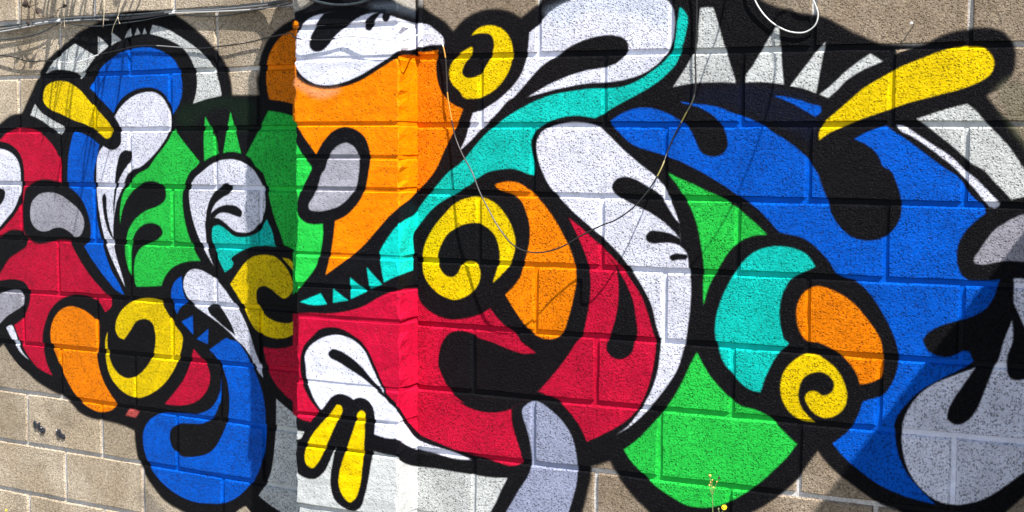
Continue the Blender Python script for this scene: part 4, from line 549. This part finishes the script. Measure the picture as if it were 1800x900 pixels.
HANGING=[[(-2.0772,0.0944,0.7213),(-2.1206,0.0947,0.6401),(-2.1142,0.0810,0.5522),(-2.1312,0.0761,0.4673),(-2.1577,0.0754,0.3831)],[(-1.9444,0.0449,0.7006),(-1.9770,0.0497,0.6211),(-1.9734,0.0349,0.5350),(-1.9955,0.0330,0.4527),(-2.0026,0.0269,0.3685)],[(-1.9743,0.0701,0.7177),(-1.9837,0.0524,0.6319),(-1.9981,0.0576,0.5502),(-2.0096,0.0505,0.4659),(-2.0260,0.0435,0.3817)],[(-1.8476,0.0251,0.6693),(-1.8721,0.0175,0.5880),(-1.8822,0.0127,0.5057),(-1.8964,-0.0006,0.4223),(-1.8955,-0.0090,0.3387)],[(-2.0057,0.0885,0.6942),(-2.0181,0.0848,0.6104),(-2.0492,0.0899,0.5289),(-2.0607,0.0832,0.4438),(-2.0643,0.0755,0.3578)],[(-1.8529,0.0523,0.6940),(-1.8727,0.0445,0.6119),(-1.8888,0.0301,0.5282),(-1.8918,0.0215,0.4445),(-1.9201,0.0175,0.3627)],[(-1.9084,0.0651,0.6817),(-1.9442,0.0755,0.6031),(-1.9438,0.0600,0.5171),(-1.9650,0.0514,0.4336),(-1.9640,0.0436,0.3486)],[(-1.8112,0.0376,0.6492),(-1.8155,0.0287,0.5662),(-1.8406,0.0285,0.4858),(-1.8320,0.0096,0.4004),(-1.8658,0.0063,0.3194)],[(-1.6184,-0.0326,0.6207),(-1.6216,-0.0454,0.5395),(-1.6507,-0.0472,0.4619),(-1.6512,-0.0701,0.3791),(-1.6452,-0.0824,0.2977)],[(-1.8920,0.0901,0.6848),(-1.8819,0.0683,0.5971),(-1.9275,0.0794,0.5189),(-1.9393,0.0740,0.4350),(-1.9496,0.0667,0.3506)],[(-1.6235,-0.0086,0.6254),(-1.6336,-0.0111,0.5460),(-1.6352,-0.0288,0.4635),(-1.6595,-0.0287,0.3850),(-1.6534,-0.0452,0.3024)],[(-1.5466,-0.0183,0.5894),(-1.5401,-0.0367,0.5069),(-1.5452,-0.0512,0.4263),(-1.5653,-0.0488,0.3487),(-1.5864,-0.0653,0.2686)],[(-1.7642,0.0755,0.6713),(-1.7752,0.0754,0.5900),(-1.7858,0.0644,0.5067),(-1.8257,0.0684,0.4272),(-1.8404,0.0578,0.3436)],[(-1.6569,0.0502,0.6671),(-1.6575,0.0383,0.5843),(-1.6795,0.0268,0.5032),(-1.7073,0.0351,0.4250),(-1.7187,0.0262,0.3429)],[(-1.8778,0.0189,0.6515),(-1.8887,0.0100,0.5687),(-1.9088,-0.0008,0.4862),(-1.9101,-0.0127,0.4022),(-1.9485,-0.0111,0.3218)],[(-1.7383,-0.0239,0.6323),(-1.7488,-0.0427,0.5496),(-1.7512,-0.0522,0.4680),(-1.7740,-0.0609,0.3877),(-1.7772,-0.0779,0.3051)],[(-1.5843,-0.0659,0.6120),(-1.5814,-0.0847,0.5302),(-1.5907,-0.1005,0.4500),(-1.6032,-0.1134,0.3706),(-1.6159,-0.1266,0.2911)],[(-1.7880,0.0276,0.7030),(-1.7839,0.0107,0.6183),(-1.8036,0.0066,0.5377),(-1.8257,-0.0040,0.4560),(-1.8303,-0.0132,0.3732)],[(-1.9508,0.0449,0.6817),(-1.9731,0.0438,0.6002),(-1.9788,0.0261,0.5145),(-1.9915,0.0217,0.4312),(-2.0174,0.0085,0.3474)]]

WHT, GRY, DRK = (.42, .42, .41), (.14, .14, .14), (.015, .015, .017)
CABLE_RUNS = [(0.0000, (0.012, 0.012, 0.012)), (0.0966, (0.72, 0.72, 0.72)), (0.1490, (0.012, 0.012, 0.012)), (0.2157, (0.22, 0.22, 0.22)), (0.2593, (0.012, 0.012, 0.012)), (0.4152, (0.72, 0.72, 0.72)), (0.4245, (0.012, 0.012, 0.012)), (0.4438, (0.72, 0.72, 0.72)), (0.5528, (0.5, 0.25, 0.04)), (0.5596, (0.025, 0.025, 0.025)), (0.5824, (0.5, 0.25, 0.04)), (0.6025, (0.025, 0.025, 0.025)), (0.6314, (0.05, 0.05, 0.05)), (0.6932, (0.02, 0.02, 0.02)), (0.7311, (0.012, 0.012, 0.012)), (0.8269, (0.22, 0.18, 0.05)), (0.8362, (0.012, 0.012, 0.012)), (0.8583, (0.012, 0.012, 0.012)), (0.8634, (0.22, 0.18, 0.05)), (0.8745, (0.08, 0.08, 0.06)), (0.8850, (0.012, 0.012, 0.012))]
RUNS_A = [(0, GRY), (0.1798, WHT), (0.2415, GRY), (0.3301, DRK), (0.4862, GRY), (0.7095, DRK)]
RUNS_B = [(0, WHT), (0.1816, GRY), (0.2442, WHT), (0.2952, GRY), (0.3642, DRK), (0.5024, WHT), (0.6794, GRY), (0.7544, DRK)]
def cable(name, pts, r, mat, label, k=5, group=None):
    if isinstance(mat, list): mat = painted_cable(mat)
    P = smooth_path(pts, k); V, Fc, run = tube(P, r)
    o = link(name, V, Fc, mat, None, uv=lambda p_, li, me: (run[me.loops[li].vertex_index], .5), smooth=True, uvname='run', loc=P[0])
    return tag(o, label, 'cable', group)
cable('hanging_cable', MAIN_CABLE, .0021, CABLE_RUNS, 'thin cable crossing the white mouth on the pillar and drooping in a deep loop')
cable('loop_cable', LOOP_CABLE, .0020, M_CABLE, 'short white cable loop dangling at the top edge above the pale triangular teeth')
cable('wall_cable', WIRE_A, .0040, RUNS_A, 'thick grey cable, middle one of the bundle along the top of the left wall')
cable('wall_cable', WIRE_B, .0028, RUNS_B, 'thin pale cable near the bottom of the bundle along the left wall')
cable('wall_cable', WIRE_C, .0042, M_DARKCABLE, 'dark cable, uppermost of the bundle along the top of the left wall')

cable('wall_cable', WIRE_D, .0020, M_DARKCABLE, 'thin slack black cable sagging just beneath the bundle on the left wall')

for i, q in enumerate(CLIPS):
    q = Vector(q); V, Fc = [], []
    # a small saddle: arch over the cables with a nail head beside it
    prof = [(-.009, 0), (-.008, .009), (-.003, .0125), (.003, .0125), (.008, .009), (.009, 0)]
    for dx in (-.0045, .0045):
        for (dz, d) in prof:
            V.append(q+Vector((dx*math.cos(AL), dx*math.sin(AL)-d+.006, dz)))
    n = len(prof)
    for k in range(n-1): Fc.append([k, k+1, n+k+1, n+k])
    Fc.append(list(range(n))[::-1]); Fc.append([n+k for k in range(n)]); Fc.append([0, n, 2*n-1, n-1])
    c_ = thing('cable_clip', ['white saddle clip holding the cable bundle, near the dry tendrils at far left', 'white saddle clip holding the cable bundle above the arch of pale teeth'][i], 'clip', q, 'clips on the cable bundle')
    link('saddle', V, Fc, M_CABLE, c_, loc=q)
    hv, hf, _ = tube([q+Vector((0, -.004, .011)), q+Vector((0, -.008, .011))], .0028, .0022, 8)
    link('nail_head', hv, hf, M_STEEL, c_, loc=q)

# conduit stub in the inner corner
p0, p1 = Vector(PIPE[0]), Vector(PIPE[1]); top = p1+Vector((0, 0, .42))
pp = [p0+Vector((0, 0, -.004)), p0+Vector((0, 0, .002)), p0+Vector((0, 0, .01))]+[p0.lerp(top, t) for t in (.15, .3, .5, .75, 1)]
V, Fc, run = tube(pp, .0085, .0085, 12)
for k in range(12): V[k] = pp[0]+(V[k]-pp[0])*.55
po = thing('corner_conduit', 'slim conduit stub in the corner beside the pillar, painted white below and black above', 'conduit', p0)
link('conduit', V, Fc, M_MORTAR, po, uv=lambda p_, li, me: (p0.x, (me.vertices[me.loops[li].vertex_index].co+p0).z), smooth=True, loc=p0)
for dz in (.30,):
    q = p0+Vector((0, .004, dz)); V = []
    for z in (-.008, .008):
        for x, y in ((-.02, .007), (-.0105, .007), (-.0105, -.015), (.0105, -.015), (.0105, .007), (.02, .007), (.02, .0055), (.012, .0055), (.012, -.0165), (-.012, -.0165), (-.012, .0055), (-.02, .0055)):
            V.append(q+Vector((x, y, z)))
    n = 12; Fc = [[k, (k+1) % n, n+(k+1) % n, n+k] for k in range(n)]+[list(range(n))[::-1], [n+k for k in range(n)]]
    link('strap', V, Fc, M_STEEL, po, loc=q)

# nail on the bare block
q = Vector(NAIL[0]); nl = thing('wall_nail', 'small pale nail stuck in the bare block above the long yellow shape', 'nail', q)
d_ = Vector((-.25, -1, .12)).normalized()
V, Fc, _ = tube([q-d_*.01, q+d_*.016], .0016, .0016, 8); link('shank', V, Fc, M_STEEL, nl, loc=q)
V, Fc, _ = tube([q+d_*.016, q+d_*.0175, q+d_*.019], .0042, .0032, 10); link('head', V, Fc, M_CABLE, nl, loc=q+d_*.016)

# torn scraps on the lower left block
for i, q in enumerate(SCRAPS):
    q = Vector(q)
    t = thing('torn_scrap', ['crumpled dark scrap with pale flecks stuck on the bare block at lower left', 'smaller dark smear of torn film right of the crumpled scrap on the bare block'][i], 'scrap', q, 'torn scraps on the bare block')
    for part, (mat, cnt, R) in {'film': (M_SCRAP, 12 if i == 0 else 8, (.026 if i == 0 else .014)), 'pale_fleck': (M_SCRAPW, 3 if i == 0 else 1, .016)}.items():
        V, Fc = [], []
        for k in range(cnt):
            f = k/max(cnt-1, 1)-.5
            cx, cz = f*R*1.7+random.uniform(-.007, .007), -f*R*1.1+random.uniform(-.009, .009)
            n0 = len(V); m = 6
            for a in range(m):
                an = 2*math.pi*a/m; rr = random.uniform(.005, .012)*(1 if part == 'film' else .4)
                V.append(left(0, 0)*0+q+Vector(((cx+rr*math.cos(an))*math.cos(AL), (cx+rr*math.cos(an))*math.sin(AL)-random.uniform(.001, .005), cz+rr*1.2*math.sin(an))))
            V.append(q+Vector((cx*math.cos(AL), cx*math.sin(AL)-random.uniform(.004, .009), cz)))
            V.append(q+Vector((cx*math.cos(AL), cx*math.sin(AL)+.004, cz)))
            for a in range(m):
                Fc.append([n0+a, n0+(a+1) % m, n0+m]); Fc.append([n0+(a+1) % m, n0+a, n0+m+1])
        link(part, V, Fc, mat, t, loc=q)

# dry creeper at the top left
vine = thing('dry_creeper', 'dry leafless creeper hanging down the wall at the top left corner', 'vine', left(-2.0, .6, .02))
def add_tubes(name, sets, mat, parent, k=4, each=False):
    VV, FF = [], []
    for P, r0, r1 in sets:
        P = smooth_path(P, k); V, Fc, _ = tube(P, r0, r1, 5)
        if each: link(name, V, Fc, mat, parent, smooth=True, loc=P[0])
        else:
            n0 = len(VV); VV += V; FF += [[i+n0 for i in f] for f in Fc]
    if not each: return link(name, VV, FF, mat, parent, smooth=True, loc=VV[0])
pale = [0, 1, 2, 3, 4, 5]
for i, st in enumerate(STEMS):
    thin = (.0016, .0011) if i in pale else (.0018, .0012)
    add_tubes('tendril' if i in pale else 'twig', [(st,)+thin], M_STEM if i in pale else M_TWIG, vine, each=True)
for i, st in enumerate(HANGING):
    stq = [Vector(v) for v in st]
    topq = stq[0]
    add_tubes('hanging_stem', [([Vector((topq.x+.02, .02, .63)), Vector((topq.x+.008, topq.y*.6-.01, max(.62, topq.z)))]+stq, .0045, .0022)], M_TWIG, vine, each=True)
    if i % 2 == 0:
        a = stq[2]; e = a+Vector((random.uniform(-.07, .07), random.uniform(-.02, .02), -random.uniform(.06, .12)))
        add_tubes('side_twig', [([a, a.lerp(e, .5)+Vector((.008, 0, .01)), e], .002, .0012)], M_TWIG, vine, each=True)
main = [left(-2.75, .61, .0), left(-2.4, .635, .01), left(-2.1, .62, .02), left(-1.8, .645, .015), left(-1.5, .625, .01), left(-1.25, .62, -.02)]
add_tubes('main_stem', [(main, .011, .006)], M_TWIG, vine, each=True)
def curl_leaf(c, size, ang, mat=M_LEAF):
    V, Fc = [], []
    n = 6
    for i in range(n+1):
        t = i/n; wv = size*.42*math.sin(math.pi*min(1, t*1.02))**.8
        ax = Vector((math.cos(ang), -.25*math.sin(t*4), math.sin(ang)))
        p = c+ax*(t*size); side = Vector((-math.sin(ang), .2, math.cos(ang)))
        curl = Vector((0, -1, 0))*(.25*size*math.sin(t*3.3))
        V += [p+side*wv+curl*.3, p+curl, p-side*wv+curl*.2]
    for i in range(n):
        for k in range(2): Fc.append([i*3+k, i*3+k+1, i*3+k+4, i*3+k+3])
    return link('leaf', V, Fc, mat, vine, smooth=True, loc=c)
for c, s_, a in ((STEMS[6][1], .035, -1.0), (STEMS[6][3], .03, .3), (STEMS[8][2], .025, -2.2), (STEMS[10][0], .02, .2)): curl_leaf(Vector(c), s_, a)

# weeds in front of the foot of the wall
def stem_to_ground(q): q = Vector(q); return [Vector((q.x+.03, q.y-.02, GROUND)), Vector((q.x+.012, q.y-.01, (q.z+GROUND)/2)), q]
wd = thing('weed', 'thin dry weed stalk with small orange seed heads in front of the green lobe', 'weed', (Vector(WEED[0]).x+.03, Vector(WEED[0]).y-.02, GROUND), 'weeds at the foot of the wall')
W_ = [Vector(v) for v in WEED]
add_tubes('stalk', [(stem_to_ground(W_[0])+W_[1:5], .0012, .0008)], M_GREEN, wd, each=True)
for a, e in ((1, 6), (1, 7), (7, 8), (2, 5), (2, 9)):
    add_tubes('side_stalk', [([W_[a], W_[a].lerp(W_[e], .6)+Vector((0, 0, -.003)), W_[e]], .0009, .0007)], M_GREEN, wd, each=True)
def ball(name, c, r, mat, parent, sq=1.0):
    bm = bmesh.new(); bmesh.ops.create_icosphere(bm, subdivisions=2, radius=r)
    for v in bm.verts: v.co = Vector((v.co.x, v.co.y, v.co.z*sq))*(1+.12*random.uniform(-1, 1))
    V = [v.co+c for v in bm.verts]; Fc = [[v.index for v in f.verts] for f in bm.faces]; bm.free()
    return link(name, V, Fc, mat, parent, smooth=True, loc=c)
for k, r in ((4, .0034), (3, .0020), (5, .0022), (6, .0026), (7, .002), (9, .0022)): ball('seed_head', W_[k], r, M_BUD, wd, 1.1)
ball('seed_head', W_[8], .0024, M_LEAF, wd, 2.2)
def flower(name, pts, label, petals=16, R=.0085):
    P = [Vector(v) for v in pts]
    f = thing(name, label, 'flower', (P[1].x+.03, P[1].y-.02, GROUND), 'weeds at the foot of the wall')
    add_tubes('stalk', [(stem_to_ground(P[1])+[P[0]], .0013, .001)], M_GREEN, f, each=True)
    d = Vector((.15, -.75, .55)).normalized(); a = d.cross(Vector((0, 0, 1))).normalized(); b_ = d.cross(a)
    for k in range(petals):
        an = 2*math.pi*k/petals; o_ = a*math.cos(an)+b_*math.sin(an); s_ = d.cross(o_)
        V = [P[0], P[0]+o_*R*.55+s_*R*.17+d*.002, P[0]+o_*R+d*.001, P[0]+o_*R*.55-s_*R*.17+d*.002]
        link('petal', V, [[0, 1, 2, 3]], M_PETAL, f, loc=P[0])
    ball('flower_head', P[0]+d*.001, .0042, M_PETAL, f)
    for q in P[2:]:
        add_tubes('side_stalk', [([P[1]+Vector((.004, 0, -.03)), q], .0009, .0007)], M_GREEN, f, each=True)
        ball('bud', q, .0026, M_GREEN, f, 1.3)
    for k in range(4):
        an = k*1.7; c = Vector((P[1].x+.03, P[1].y-.02, GROUND+.01)); o_ = Vector((math.cos(an), math.sin(an)*.5, .5)); s_ = Vector((-math.sin(an), math.cos(an), 0))
        link('basal_leaf', [c, c+o_*.07+s_*.018, c+o_*.13, c+o_*.07-s_*.018], [[0, 1, 2, 3]], M_GREEN, f, loc=c)
    return f
flower('yellow_flower', FLOWER, 'yellow daisy-like flower on a thin stalk at the bottom edge below the green lobe')
flower('yellow_flower', WEED_LEFT, 'tiny yellow-green bloom poking up at the bottom left corner', 12, .005)

# ------------------------------------------------------------------ ground and an unseen wall added to cast the shadow across the right end
gm = link('ground', [Vector((x, y, GROUND)) for x, y in ((-400, -400), (400, -400), (400, 400), (-400, 400))], [[0, 1, 2, 3]], M_GROUND); gm['kind'] = 'structure'
sx = 1.62; t1 = .66; zc = lambda t: .142+.48*t
side = thing('shadow_caster_wall', 'unseen rendered wall added to cast a shadow on the right end of the mural', 'wall', (sx, -.6, GROUND))
V = [Vector((x, y, z)) for x in (sx, sx+.12) for (y, z) in ((-.004, GROUND), (-t1, GROUND), (-t1, zc(t1)), (-.004, zc(0)))]
link('wall_panel', V, [[0, 3, 2, 1], [4, 5, 6, 7], [0, 1, 5, 4], [1, 2, 6, 5], [2, 3, 7, 6], [3, 0, 4, 7]], M_SIDE, side, loc=(sx, -.6, GROUND))
